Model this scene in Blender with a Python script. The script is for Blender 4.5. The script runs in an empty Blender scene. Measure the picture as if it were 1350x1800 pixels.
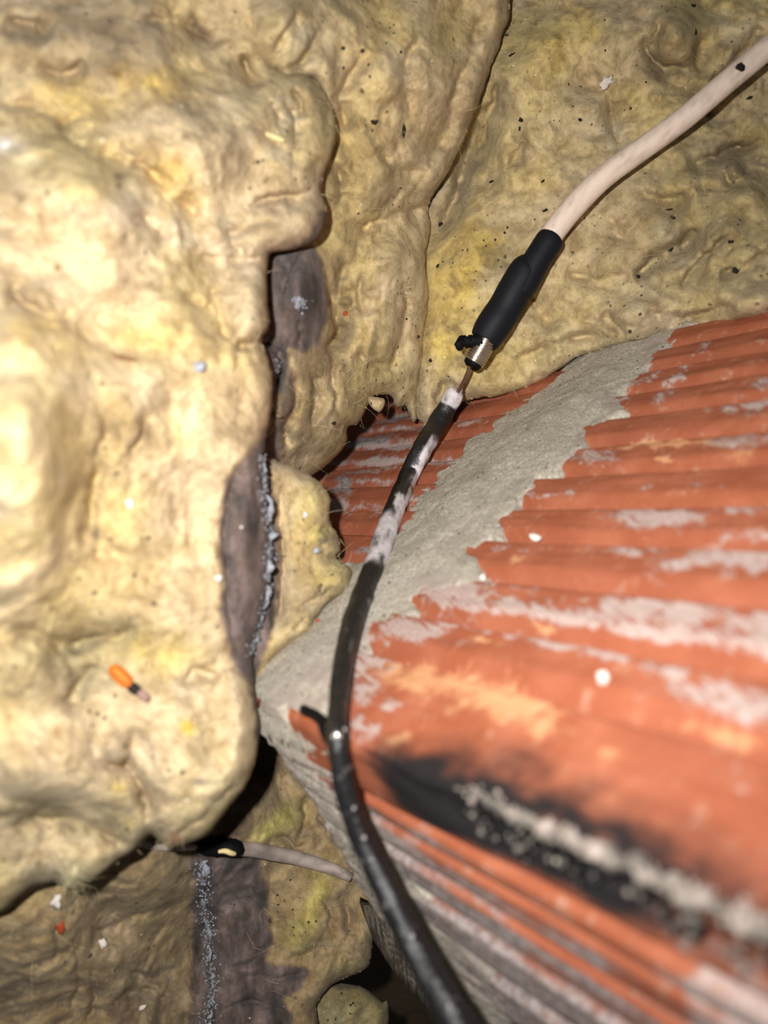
import bpy, math
import numpy as np
from mathutils import Vector

# ------------------------------------------------------------------ camera, light, exposure
F, CX, CY, H = 1360.0, 675.0, 900.0, 0.25
sc = bpy.context.scene
col = sc.collection
cam_d = bpy.data.cameras.new('camera')
cam = bpy.data.objects.new('camera', cam_d)
col.objects.link(cam)
cam.location = (0, 0, H)
cam.rotation_euler = (math.pi / 2, 0, 0)
cam_d.sensor_fit = 'VERTICAL'
cam_d.sensor_height = 36.0
cam_d.sensor_width = 27.0
cam_d.lens = F / 1800 * 36
cam_d.clip_start = 0.002
cam_d.dof.use_dof = True
cam_d.dof.focus_distance = 0.195
cam_d.dof.aperture_fstop = 12.0
sc.camera = cam

world = bpy.data.worlds.new('world')
sc.world = world
world.use_nodes = True
world.node_tree.nodes['Background'].inputs[0].default_value = (0.9, 0.95, 1.0, 1)
world.node_tree.nodes['Background'].inputs[1].default_value = 0.05

fl_d = bpy.data.lights.new('phone_flash', 'SPOT')
fl_d.spot_size = math.radians(126)
fl_d.spot_blend = 1.0
fl_d.energy = 10.2
fl_d.color = (1.0, 0.975, 0.93)
fl_d.shadow_soft_size = 0.0022
fl_d.use_nodes = True
nt = fl_d.node_tree
em = [n for n in nt.nodes if n.type == 'EMISSION'][0]
fo = nt.nodes.new('ShaderNodeLightFalloff')
fo.inputs['Strength'].default_value = 1.0
mx = nt.nodes.new('ShaderNodeMath'); mx.operation = 'MULTIPLY_ADD'
nt.links.new(fo.outputs['Linear'], mx.inputs[0]); mx.inputs[1].default_value = 0.4
fq_ = nt.nodes.new('ShaderNodeMath'); fq_.operation = 'MULTIPLY'
nt.links.new(fo.outputs['Quadratic'], fq_.inputs[0]); fq_.inputs[1].default_value = 0.6 * 0.17
nt.links.new(fq_.outputs[0], mx.inputs[2])
nt.links.new(mx.outputs[0], em.inputs['Strength'])
flash = bpy.data.objects.new('phone_flash', fl_d)
col.objects.link(flash)
flash.location = (-0.013, 0.0, H + 0.010)
flash.rotation_euler = (math.radians(87), 0, math.radians(2))

sc.view_settings.view_transform = 'Standard'
sc.view_settings.look = 'None'
sc.view_settings.gamma = 1.0
sc.view_settings.use_curve_mapping = False
sc.view_settings.exposure = 0.0

# ------------------------------------------------------------------ numpy helpers
rng = np.random.RandomState(7)
_perm = rng.permutation(256)
_perm = np.concatenate([_perm, _perm, _perm])
_g = rng.normal(size=(256, 3))
_g /= np.linalg.norm(_g, axis=1)[:, None]


_g32 = np.zeros((256, 3), np.float32); _g32[:] = _g


def perlin(p):
    p = np.asarray(p, np.float32)
    x, y, z = p[:, 0], p[:, 1], p[:, 2]
    xi, yi, zi = np.floor(x), np.floor(y), np.floor(z)
    x, y, z = x - xi, y - yi, z - zi
    xi, yi, zi = (v.astype(np.int32) & 255 for v in (xi, yi, zi))
    u, v, w = (t * t * t * (t * (t * 6 - 15) + 10) for t in (x, y, z))
    pa, pb = _perm[xi] + yi, _perm[xi + 1] + yi
    def gd(h, a, b, c):
        g = _g32[h]
        return g[:, 0] * a + g[:, 1] * b + g[:, 2] * c
    def face(k, c):
        aa, ab, ba, bb = (_perm[_perm[t] + zi + k] for t in (pa, pa + 1, pb, pb + 1))
        l0 = gd(aa, x, y, c); l0 += u * (gd(ba, x - 1, y, c) - l0)
        l1 = gd(ab, x, y - 1, c); l1 += u * (gd(bb, x - 1, y - 1, c) - l1)
        return l0 + v * (l1 - l0)
    f0 = face(0, z)
    return (f0 + w * (face(1, z - 1) - f0)) * 1.4


def fbm(p, octs=4, gain=0.5, lac=2.03):
    a, s, q = 1.0, 0.0, np.asarray(p, float)
    for _ in range(octs):
        s = s + a * perlin(q)
        q = q * lac + 17.3
        a *= gain
    return s


def billow(p, octs=3, gain=0.5, lac=2.1):
    a, s, q = 1.0, 0.0, np.asarray(p, float)
    for _ in range(octs):
        s = s + a * (1 - 2.2 * np.abs(perlin(q)))
        q = q * lac + 11.7
        a *= gain
    return s


def sstep(a, b, x):
    t = np.clip((x - a) / (b - a), 0, 1)
    return t * t * (3 - 2 * t)


def seg_dist(x, y, pts):
    """distance to a polyline, and the side (+ = to the left of travel, image axes)"""
    best = np.full(x.shape, 1e9)
    for (x0, y0), (x1, y1) in zip(pts[:-1], pts[1:]):
        dx, dy = x1 - x0, y1 - y0
        L = dx * dx + dy * dy + 1e-9
        t = np.clip(((x - x0) * dx + (y - y0) * dy) / L, 0, 1)
        best = np.minimum(best, np.hypot(x - x0 - t * dx, y - y0 - t * dy))
    return best


def seg_dist_t(x, y, pts):
    """distance to a polyline, signed (+ on its upper left side), and the position 0..1 along it"""
    best = np.full(x.shape, 1e9); tb = np.zeros(x.shape); sg = np.zeros(x.shape)
    n = len(pts) - 1
    for k, ((x0, y0), (x1, y1)) in enumerate(zip(pts[:-1], pts[1:])):
        dx, dy = x1 - x0, y1 - y0
        L = dx * dx + dy * dy + 1e-9
        t = np.clip(((x - x0) * dx + (y - y0) * dy) / L, 0, 1)
        vx, vy = x - x0 - t * dx, y - y0 - t * dy
        d = np.hypot(vx, vy)
        m = d < best
        best = np.where(m, d, best); tb = np.where(m, (k + t) / n, tb)
        sg = np.where(m, -(0.75 * vx + 0.66 * vy) / (d + 1e-6), sg)
    return best, tb, sg


def inside(x, y, poly):
    r = np.zeros(x.shape, bool)
    n = len(poly)
    for k in range(n):
        x0, y0 = poly[k]
        x1, y1 = poly[(k + 1) % n]
        c = ((y0 > y) != (y1 > y)) & (x < (x1 - x0) * (y - y0) / (y1 - y0 + 1e-12) + x0)
        r ^= c
    return r


def sdf(x, y, poly):
    d = seg_dist(x, y, list(poly) + [poly[0]])
    return np.where(inside(x, y, poly), d, -d)


def smooth_poly(pts, n=4, closed=True):
    """Catmull-Rom"""
    P = np.array(pts, float)
    N = len(P)
    out = []
    rngk = range(N if closed else N - 1)
    for k in rngk:
        if closed:
            p0, p1, p2, p3 = P[(k - 1) % N], P[k], P[(k + 1) % N], P[(k + 2) % N]
        else:
            p0, p1, p2, p3 = P[max(k - 1, 0)], P[k], P[k + 1], P[min(k + 2, N - 1)]
        for j in range(n):
            t = j / n
            out.append(0.5 * ((2 * p1) + (-p0 + p2) * t + (2 * p0 - 5 * p1 + 4 * p2 - p3) * t * t + (-p0 + 3 * p1 - 3 * p2 + p3) * t ** 3))
    if not closed:
        out.append(P[-1])
    return np.array(out)


def W(px, py, Z):
    """a point of the place from its bearing and its distance"""
    px, py, Z = np.broadcast_arrays(np.asarray(px, float), np.asarray(py, float), np.asarray(Z, float))
    return np.stack([(px - CX) / F * Z, Z, H - (py - CY) / F * Z], -1)


def bearing(P):
    P = np.asarray(P)
    return CX + F * P[..., 0] / P[..., 1], CY - F * (P[..., 2] - H) / P[..., 1]


def ellipse(x, y, cx, cy, rx, ry, ang=0.0):
    a = math.radians(ang)
    dx, dy = x - cx, y - cy
    u = (dx * math.cos(a) + dy * math.sin(a)) / rx
    v = (-dx * math.sin(a) + dy * math.cos(a)) / ry
    return u * u + v * v


def mesh_obj(name, verts, faces, mat, parent=None, colors=None, attrs=None, smooth=True):
    """faces: (n,4) or (n,3) int array, or a list of such arrays / lists"""
    me = bpy.data.meshes.new(name)
    verts = np.asarray(verts, float)
    if isinstance(faces, np.ndarray):
        faces = [faces]
    lt, ls = [], []
    for f in faces:
        if isinstance(f, np.ndarray):
            lt.append(np.full(len(f), f.shape[1]))
            ls.append(f.ravel())
        else:
            lt.append(np.array([len(f)]))
            ls.append(np.array(f))
    tot = np.concatenate(lt).astype(np.int32)
    li = np.concatenate(ls).astype(np.int32)
    st = np.concatenate([[0], np.cumsum(tot)[:-1]]).astype(np.int32)
    me.vertices.add(len(verts))
    me.vertices.foreach_set('co', verts.ravel().astype(np.float32))
    me.loops.add(len(li))
    me.loops.foreach_set('vertex_index', li)
    me.polygons.add(len(tot))
    me.polygons.foreach_set('loop_start', st)
    me.polygons.foreach_set('loop_total', tot)
    me.update(calc_edges=True)
    me.validate()
    if smooth:
        me.polygons.foreach_set('use_smooth', np.ones(len(me.polygons), bool))
    if colors is not None:
        at = me.color_attributes.new('Col', 'FLOAT_COLOR', 'POINT')
        c = np.ones((len(verts), 4), np.float32)
        c[:, :3] = colors
        at.data.foreach_set('color', c.ravel())
    for k, v in (attrs or {}).items():
        at = me.attributes.new(k, 'FLOAT', 'POINT')
        at.data.foreach_set('value', np.asarray(v, np.float32))
    me.materials.append(mat)
    o = bpy.data.objects.new(name, me)
    col.objects.link(o)
    if parent is not None:
        o.parent = parent
    return o


def empty(name, loc=(0, 0, 0)):
    o = bpy.data.objects.new(name, None)
    col.objects.link(o)
    o.empty_display_size = 0.01
    return o


def tag(o, label=None, cat=None, group=None, kind=None):
    if label: o['label'] = label
    if cat: o['category'] = cat
    if group: o['group'] = group
    if kind: o['kind'] = kind
    return o


# ------------------------------------------------------------------ materials
def lin(r, g, b):
    def f(c):
        c /= 255.0
        return c / 12.92 if c <= 0.04045 else ((c + 0.055) / 1.055) ** 2.4
    return (f(r), f(g), f(b))


class NT:
    def __init__(s, name):
        s.m = bpy.data.materials.new(name)
        s.m.use_nodes = True
        s.t = s.m.node_tree
        s.b = s.t.nodes['Principled BSDF']
        s.co = s.t.nodes.new('ShaderNodeTexCoord').outputs['Object']

    def link(s, a, b): s.t.links.new(a, b)

    def val(s, sock, v):
        if hasattr(v, 'links') or isinstance(v, bpy.types.NodeSocket): s.link(v, sock)
        else: sock.default_value = v

    def noise(s, scale, detail=3, rough=0.55, vec=None, dist=0.0):
        n = s.t.nodes.new('ShaderNodeTexNoise')
        s.link(vec or s.co, n.inputs['Vector'])
        n.inputs['Scale'].default_value = scale
        n.inputs['Detail'].default_value = detail
        n.inputs['Roughness'].default_value = rough
        n.inputs['Distortion'].default_value = dist
        return n.outputs['Fac']

    def vor(s, scale, vec=None):
        n = s.t.nodes.new('ShaderNodeTexVoronoi')
        s.link(vec or s.co, n.inputs['Vector'])
        n.inputs['Scale'].default_value = scale
        return n.outputs['Distance'], n.outputs['Color']

    def attr(s, name):
        n = s.t.nodes.new('ShaderNodeAttribute')
        n.attribute_name = name
        return n

    def math(s, op, a, b=0.0, clamp=False):
        n = s.t.nodes.new('ShaderNodeMath')
        n.operation = op
        n.use_clamp = clamp
        s.val(n.inputs[0], a)
        s.val(n.inputs[1], b)
        return n.outputs[0]

    def ramp(s, x, lo, hi, a=0.0, b=1.0):
        n = s.t.nodes.new('ShaderNodeMapRange')
        n.interpolation_type = 'SMOOTHSTEP'
        s.val(n.inputs[0], x)
        for k, v in zip((1, 2, 3, 4), (lo, hi, a, b)): n.inputs[k].default_value = v
        return n.outputs[0]

    def mix(s, f, a, b, mode='MIX'):
        n = s.t.nodes.new('ShaderNodeMix')
        n.data_type = 'RGBA'
        n.blend_type = mode
        s.val(n.inputs[0], f)
        for k, v in ((6, a), (7, b)):
            if isinstance(v, tuple): n.inputs[k].default_value = (*v[:3], 1)
            else: s.link(v, n.inputs[k])
        return n.outputs[2]

    def bump(s, h, strength, dist, prev=None):
        n = s.t.nodes.new('ShaderNodeBump')
        n.inputs['Strength'].default_value = strength
        n.inputs['Distance'].default_value = dist
        s.link(h, n.inputs['Height'])
        if prev is not None: s.link(prev, n.inputs['Normal'])
        return n.outputs[0]

    def stretch(s, scale, rot=None):
        n = s.t.nodes.new('ShaderNodeMapping')
        n.inputs['Scale'].default_value = scale
        if rot: n.inputs['Rotation'].default_value = rot
        s.link(s.co, n.inputs['Vector'])
        return n.outputs[0]

    def done(s, color=None, rough=0.8, normal=None, spec=0.3, metal=0.0, sheen=0.0):
        b = s.b
        if color is not None:
            if isinstance(color, tuple): b.inputs['Base Color'].default_value = (*color, 1)
            else: s.link(color, b.inputs['Base Color'])
        s.val(b.inputs['Roughness'], rough)
        b.inputs['Specular IOR Level'].default_value = spec
        b.inputs['Metallic'].default_value = metal
        if sheen:
            b.inputs['Sheen Weight'].default_value = sheen
            b.inputs['Sheen Roughness'].default_value = 0.6
        if normal is not None: s.link(normal, b.inputs['Normal'])
        return s.m


def mat_wool():
    n = NT('mineral_wool')
    base = n.attr('Col').outputs['Color']
    v1 = n.noise(230, 6, 0.66, dist=0.3)
    v2 = n.noise(1500, 4, 0.65)
    c = n.mix(n.ramp(v1, 0.38, 0.66), n.mix(1.0, base, (1.08, 1.08, 1.1), 'MULTIPLY'), n.mix(1.0, base, (0.66, 0.61, 0.54), 'MULTIPLY'))
    v3 = n.noise(640, 5, 0.7)
    c = n.mix(n.ramp(v3, 0.5, 0.68, 0.0, 0.6), c, n.mix(1.0, c, (0.62, 0.56, 0.48), 'MULTIPLY'))
    c = n.mix(n.ramp(v2, 0.45, 0.75, 0.0, 0.35), c, n.mix(1.0, c, (1.35, 1.3, 1.2), 'MULTIPLY'))
    # dirt specks of two sizes, clustered
    clus = n.ramp(n.noise(60, 3), 0.45, 0.65)
    d1, c1 = n.vor(260)
    r1 = n.t.nodes.new('ShaderNodeSeparateColor'); n.link(c1, r1.inputs[0])
    sp = n.math('MULTIPLY', n.ramp(d1, 0.10, 0.17, 1, 0), n.ramp(r1.outputs[0], 0.66, 0.74))
    c = n.mix(n.math('MULTIPLY', sp, n.math('MULTIPLY', n.math('ADD', clus, 0.35), 0.75), True), c, (0.05, 0.035, 0.02))
    d2, c2 = n.vor(620)
    r2 = n.t.nodes.new('ShaderNodeSeparateColor'); n.link(c2, r2.inputs[0])
    sp2 = n.math('MULTIPLY', n.ramp(d2, 0.16, 0.26, 1, 0), n.ramp(r2.outputs[1], 0.70, 0.76))
    c = n.mix(n.math('MULTIPLY', sp2, n.math('ADD', clus, 0.2), True), c, (0.04, 0.03, 0.02))
    d3, c3 = n.vor(330, n.stretch((1.0, 1.0, 1.0), (0.3, 0.7, 0.2)))
    r3 = n.t.nodes.new('ShaderNodeSeparateColor'); n.link(c3, r3.inputs[0])
    sp3 = n.math('MULTIPLY', n.ramp(d3, 0.05, 0.09, 1, 0), n.ramp(r3.outputs[2], 0.80, 0.85))
    c = n.mix(sp3, c, (0.9, 0.88, 0.8))
    b1 = n.bump(n.noise(340, 6, 0.66, dist=0.2), 0.32, 0.0009)
    b2 = n.bump(n.noise(2600, 5, 0.7), 0.6, 0.0004, b1)
    return n.done(c, 0.92, b2, 0.12, sheen=0.12)


def mat_brick():
    n = NT('terracotta')
    sm, so, pa = (n.attr(k).outputs['Fac'] for k in ('smear', 'soot', 'pale'))
    gr = n.attr('grey').outputs['Fac']
    v = n.noise(120, 5, 0.6)
    fine = n.noise(2200, 3, 0.6)
    c = n.mix(n.ramp(v, 0.35, 0.7), lin(154, 86, 59), lin(172, 104, 77))
    c = n.mix(n.ramp(n.noise(45, 3), 0.4, 0.7, 0, 0.55), c, lin(152, 86, 64))
    c = n.mix(n.ramp(fine, 0.4, 0.7, 0, 0.25), c, lin(150, 70, 44))
    rag = n.noise(260, 7, 0.72, dist=0.4)
    def film(a, w=0.16, amp=2.6): return n.ramp(n.math('ADD', a, n.math('MULTIPLY', n.math('SUBTRACT', rag, 0.5), amp)), 0.5 - w, 0.5 + w)
    c = n.mix(n.math('MULTIPLY', film(pa, 0.4), 0.62), c, lin(226, 172, 124))
    c = n.mix(n.math('MULTIPLY', film(sm, 0.3), 0.9), c, n.mix(n.ramp(fine, .35, .65), lin(194, 176, 170), lin(172, 152, 146)))
    gc = n.mix(n.ramp(n.noise(700, 4, .7), .35, .65), lin(176, 166, 164), lin(122, 113, 110))
    c = n.mix(n.math('MULTIPLY', film(gr, 0.35, 0.9), 0.92), c, gc)
    s2 = n.ramp(n.math('ADD', so, n.math('MULTIPLY', n.math('SUBTRACT', n.noise(140, 5, .65), 0.5), 0.35)), 0.05, 0.9)
    c = n.mix(s2, c, lin(30, 27, 29))
    b = n.bump(n.noise(900, 4, .6), 0.25, 0.0004)
    b = n.bump(film(sm), 0.4, 0.0003, b)
    return n.done(c, 0.78, b, 0.25)


def mat_mortar():
    n = NT('mortar')
    v = n.noise(1500, 4, .7)
    g = n.noise(160, 4, .6)
    c = n.mix(n.ramp(v, .36, .66), lin(184, 174, 158), lin(232, 223, 208))
    c = n.mix(n.ramp(g, .4, .7, 0, .6), c, lin(172, 162, 148))
    c = n.mix(n.math('MULTIPLY', n.attr('film').outputs['Fac'], 0.9), c, n.mix(n.ramp(v, .35, .65), lin(200, 182, 174), lin(176, 160, 152)))
    c = n.mix(n.math('MULTIPLY', n.attr('soot').outputs['Fac'], 0.9), c, lin(60, 58, 58))
    d, cc = n.vor(900)
    r = n.t.nodes.new('ShaderNodeSeparateColor'); n.link(cc, r.inputs[0])
    c = n.mix(n.math('MULTIPLY', n.ramp(d, .2, .3, 1, 0), n.ramp(r.outputs[0], .9, .93)), c, lin(90, 84, 78))
    c = n.mix(n.math('MULTIPLY', n.ramp(d, .2, .3, 1, 0), n.ramp(r.outputs[1], .92, .95)), c, lin(226, 220, 206))
    b = n.bump(n.noise(2600, 4, .8), 0.9, 0.0006)
    return n.done(c, 0.92, b, 0.15)


def mat_col(name, rough=0.5, spec=0.4, bs=0.3, bscale=1200, bd=0.0004, var=0.25):
    n = NT(name)
    base = n.attr('Col').outputs['Color']
    c = n.mix(n.ramp(n.noise(bscale * 0.6, 4, .65), .35, .7, 0, var), base, n.mix(1.0, base, (.35, .33, .32), 'MULTIPLY'))
    return n.done(c, rough, n.bump(n.noise(bscale, 4, .65), bs, bd), spec)


def mat_plain(name, rgb, rough=0.6, spec=0.4, metal=0.0, bs=0.2, bscale=1500, bd=0.0003, var=0.4):
    n = NT(name)
    c = n.mix(n.ramp(n.noise(bscale * .5, 4, .6), .3, .7, 0, var), rgb, tuple(v * .55 for v in rgb))
    return n.done(c, rough, n.bump(n.noise(bscale, 4, .6), bs, bd), spec, metal)


M = {
    'wool': mat_wool(),
    'brick': mat_brick(),
    'mortar': mat_mortar(),
    'sheath': mat_col('cable_sheath', 0.5, 0.35, 0.12, 900, 0.0003, 0.12),
    'char': mat_col('charred_plastic', 0.38, 0.5, 0.45, 1100, 0.0006, 0.3),
    'rubber': mat_plain('heat_shrink_rubber', (0.006, 0.007, 0.011), 0.6, 0.22, bs=0.1),
    'black': mat_plain('melted_black_plastic', (0.0025, 0.0025, 0.003), 0.7, 0.15, bs=0.1),
    'nickel': mat_plain('nickel', (0.72, 0.66, 0.58), 0.3, 0.5, 1.0, bs=0.1),
    'copper': mat_plain('tarnished_wire', (0.34, 0.20, 0.16), 0.4, 0.5, 0.8, bs=0.1),
    'ash': mat_plain('blue_white_residue', lin(184, 188, 198), 0.95, 0.2, bs=0.9, bscale=3000, bd=0.0005, var=.7),
    'white': mat_plain('plaster', lin(228, 218, 210), 0.85, 0.3, bs=0.4, var=.3),
    'flake': mat_plain('soot_flake', (0.02, 0.016, 0.013), 0.8, 0.2, var=.3),
    'rust': mat_plain('brick_crumb', lin(170, 70, 40), 0.85, 0.2),
    'husk': mat_col('insect_shell', 0.65, 0.25, 0.15, 900, 0.0003, 0.3),
    'splinter': mat_plain('pale_straw', lin(226, 204, 150), 0.7, 0.3, var=.3),
    'dull': mat_plain('grey_melt', lin(150, 144, 142), 0.35, 0.6, bs=.1),
    'bead': mat_plain('glossy_bead', lin(214, 206, 200), 0.12, 0.9, 0.6, bs=0.05, var=.1),
}


def mat_lath():
    n = NT('charred_wood')
    v = n.noise(60, 5, .7, n.stretch((14, 14, 1.0), (0, math.radians(33), 0)))
    c = n.mix(n.ramp(v, .4, .65), lin(58, 52, 46), lin(122, 112, 100))
    return n.done(c, .85, n.bump(v, .7, .0008), .2)


M['lath'] = mat_lath()
M['dark'] = mat_plain('dark_board', lin(84, 70, 54), 0.85, 0.2, bs=.5, bscale=300, bd=.001)

# ------------------------------------------------------------------ the brick wall: axes and faces
def cam2w(v): return np.array([v[0], v[2], v[1]], float)
ax_a = cam2w((945, 5, -1360)); ax_a /= np.linalg.norm(ax_a)            # along the ribs, towards the viewer
ax_m = cam2w((1948, 1807, 1360)); ax_m -= ax_a * (ax_m @ ax_a); ax_m /= np.linalg.norm(ax_m)   # up the top face
ax_n = np.cross(ax_a, ax_m); ax_n /= np.linalg.norm(ax_n)
if ax_n[2] < 0: ax_n = -ax_n                                           # outwards from the top face
PHI = math.radians(8)
ax_e = -(ax_n * math.cos(PHI) + ax_m * math.sin(PHI))                  # down the lower face
ax_l = -ax_m * math.cos(PHI) + ax_n * math.sin(PHI)                    # outwards from the lower face
CAM = np.array([0, 0, H])
Z0 = 0.130
O = W(484, 1252, Z0)


def hit(px, py, normal, off=0.0):
    """where the bearing meets the plane through O (lifted by off)"""
    r = W(px, py, 1.0) - CAM
    t = ((O + normal * off - CAM) @ normal) / (r @ normal)
    return CAM + r * t[..., None] if np.ndim(t) else CAM + r * t


def top_am(px, py, off=0.0):
    q = hit(np.asarray(px, float), np.asarray(py, float), ax_n, off) - O
    return q @ ax_a, q @ ax_m


def low_an(px, py, off=0.0):
    q = hit(np.asarray(px, float), np.asarray(py, float), ax_l, off) - O
    return q @ ax_a, q @ ax_e


def topZ(px, py): return hit(px, py, ax_n)[..., 1]
def lowZ(px, py): return hit(px, py, ax_l)[..., 1]


g_top = sorted(float(top_am(1350, y)[1]) for y in (540, 574, 613, 653, 698, 753, 813, 885, 962, 1064, 1184, 1324))
g_low = sorted(float(low_an(800, y)[1]) for y in (1497, 1530, 1574, 1624, 1682, 1750, 1830))
step = np.mean(np.diff(g_top[-6:]))
while g_top[-1] < 0.16: g_top.append(g_top[-1] + step)


def rib_top(mu):
    """height over the top face; each land slopes down towards the viewer into a groove"""
    h = np.zeros_like(mu)
    G = np.array(g_top)
    for k, g in enumerate(G):
        pitch = (G[k + 1] - g) if k + 1 < len(G) else step
        t = (mu - g) / pitch                       # 0 in the groove, rising up the face
        dep = 0.0021
        w = (t >= 0) & (t < 0.42)
        h = np.where(w, -dep * (1 - sstep(-0.06, 0.42, t)), h)
        w2 = (t < 0) & (t > -0.10)
        h = np.where(w2, -dep * sstep(-0.10, 0.0, t), h)
    return h


def rib_low(nu):
    h = np.zeros_like(nu)
    G = np.array(g_low)
    for k, g in enumerate(G):
        pitch = (g - G[k - 1]) if k else 0.006
        t = (g - nu) / pitch
        dep = 0.0016
        w = (t >= 0) & (t < 0.45)
        h = np.where(w, -dep * (1 - sstep(-0.05, 0.45, t)), h)
        w2 = (t < 0) & (t > -0.12)
        h = np.where(w2, -dep * sstep(-0.12, 0, t), h)
    return h


a_soot0 = float(top_am(625, 1318)[0])
NU_B = float(low_an(1000, 1586)[1])


def brick(name, a0, a1, mu_max, nu_max, da, parent, masks, ds=0.00035):
    R = 0.0022
    mu = np.arange(mu_max, R, -ds)
    th = np.linspace(0, math.pi / 2 - PHI, 10)
    nu = np.arange(R, nu_max, ds)
    # profile points (m, n) and outward normals
    pm = np.concatenate([mu, R - R * np.sin(th[1:-1]), R * (1 - math.cos(PHI)) - math.sin(PHI) * (nu - R)])
    pn = np.concatenate([np.zeros(len(mu)), -R + R * np.cos(th[1:-1]), -R * (1 - math.sin(PHI)) - math.cos(PHI) * (nu - R)])
    nm = np.concatenate([np.zeros(len(mu)), -np.sin(th[1:-1]), -math.cos(PHI) * np.ones(len(nu))])
    nn = np.concatenate([np.ones(len(mu)), np.cos(th[1:-1]), math.sin(PHI) * np.ones(len(nu))])
    hh = np.concatenate([rib_top(mu), np.zeros(8), rib_low(nu)])
    al = np.arange(a0, a1, da)
    A, I = np.meshgrid(al, np.arange(len(pm)), indexing='ij')
    Mm, Nn, Hh = pm[I], pn[I], hh[I]
    q = np.stack([A.ravel() * 60, Mm.ravel() * 300, Nn.ravel() * 300], 1)
    dsp = fbm(q, 3) * 0.00022 + fbm(np.stack([A.ravel() * 25, Mm.ravel() * 25, Nn.ravel() * 25], 1) + 5, 2) * 0.0002
    dsp = dsp.reshape(A.shape)
    # broken, burnt hollow along the arris
    lo = -Nn
    fade = sstep(a_soot0 - 0.004, a_soot0 + 0.03, A)
    wid = 0.001 + (NU_B - 0.001) * fade
    hol = np.where((lo > 0) & (lo < wid * 1.6), np.exp(-((lo - wid * 0.6) / (wid * 0.36)) ** 2), 0) * fade
    hol = hol * 0.0020 * (1 + 0.35 * fbm(np.stack([A.ravel() * 300, lo.ravel() * 500, 0 * A.ravel()], 1), 3).reshape(A.shape))
    Ht = Hh + dsp - hol
    P = O + A[..., None] * ax_a + (Mm + nm[I] * Ht)[..., None] * ax_m + (Nn + nn[I] * Ht)[..., None] * ax_n
    na, npf = A.shape
    V = P.reshape(-1, 3)
    idx = np.arange(na * npf).reshape(na, npf)
    quads = np.stack([idx[:-1, :-1], idx[:-1, 1:], idx[1:, 1:], idx[1:, :-1]], -1).reshape(-1, 4)
    # the hidden sides close the block
    back = O + al[:, None] * ax_a + mu_max * ax_m - nu_max * ax_n
    nb = len(V)
    V = np.concatenate([V, back])
    bi = nb + np.arange(na)
    q2 = np.stack([idx[:-1, -1], bi[:-1], bi[1:], idx[1:, -1]], -1)
    q3 = np.stack([bi[:-1], idx[:-1, 0], idx[1:, 0], bi[1:]], -1)
    caps = [list(idx[0]) + [int(bi[0])], list(idx[-1][::-1]) + [int(bi[-1])]]
    px, py = bearing(V[:nb])
    at = masks(px, py, A.ravel(), Mm.ravel(), -Nn.ravel())
    at = {k: np.concatenate([v, np.zeros(na)]) for k, v in at.items()}
    return mesh_obj(name, V, [quads, q2, q3, *caps], M['brick'], parent, attrs=at)


def patches(x, y, lst):
    m = np.zeros(x.shape)
    q = np.stack([x / 38, y / 22, 0 * x], 1)
    wx, wy = 16 * fbm(q, 4, .6), 9 * fbm(q + 33, 4, .6)
    x, y = x + wx, y + wy
    for e in lst:
        s = e[5] if len(e) > 5 else 1.0
        m = np.maximum(m, s * np.exp(-0.75 * ellipse(x, y, *e[:5]) ** 1.3))
    return m


def bands(x, y, lst):
    m = np.zeros(x.shape)
    q = np.stack([x / 60, y / 25, 0 * x], 1)
    y = y + 9 * fbm(q, 4, .6)
    for pts, w, s in lst:
        m = np.maximum(m, s * np.exp(-0.7 * (seg_dist(x, y, pts) / w) ** 2.4))
    return m


SMEAR = [(1155, 910, 84, 19, 2), (1300, 893, 50, 8, 0), (1315, 975, 80, 30, 6, 1.2), (1215, 985, 60, 14, -8, .9), (1110, 968, 50, 7, 3, .8),
         (1270, 1225, 105, 34, 14, .95), (1180, 1180, 40, 16, 10, .9), (1325, 712, 50, 12, -6), (1345, 676, 22, 9, -8), (1300, 775, 65, 12, -5, .7),
         (1195, 655, 28, 8, -35, .8), (1250, 600, 45, 4, -35, .6), (1165, 698, 20, 12, -10, .8), (1130, 668, 45, 6, -16, .8), (1035, 803, 48, 10, -8, .9),
         (1135, 858, 14, 8, -30, .8), (1250, 853, 40, 6, 3, .6), (960, 868, 45, 4, -6, .8), (930, 1038, 40, 9, 12, .6), (795, 1037, 65, 22, 0, 1),
         (715, 1105, 62, 22, 8, .95), (650, 1150, 45, 28, -20, .9), (640, 1195, 30, 40, 20, .8), (632, 1275, 30, 14, 30, .9), (685, 1240, 14, 10, 0, .8),
         (625, 1300, 20, 20, 0, .5), (880, 965, 60, 6, 0, .5), (1190, 925, 30, 12, 30, .6), (1085, 710, 14, 10, -40, .9)]
SMEARB = [([(770, 1048), (880, 1062), (1000, 1085), (1120, 1108), (1350, 1136), (1500, 1150)], 17, 1.05),
          ([(1080, 1062), (1200, 1074), (1350, 1104), (1500, 1130)], 22, .95),
          ([(730, 1075), (860, 1104), (960, 1128), (1100, 1155)], 9, .95)]
PALE = [(1180, 781, 95, 5, -2, 1.1), (745, 1195, 95, 24, 8, .8), (880, 1232, 90, 30, 12, .85), (945, 1270, 70, 26, 20, .6), (700, 1297, 32, 9, -8, .8),
        (905, 985, 10, 5, 0, .6), (855, 1127, 20, 5, 10, .9), (960, 1105, 18, 7, 10, .7), (1075, 1327, 22, 14, 0, .6), (1270, 1290, 110, 14, 15, .5),
        (1300, 798, 30, 12, -30, .5), (1165, 808, 14, 5, 0, .8)]
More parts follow.
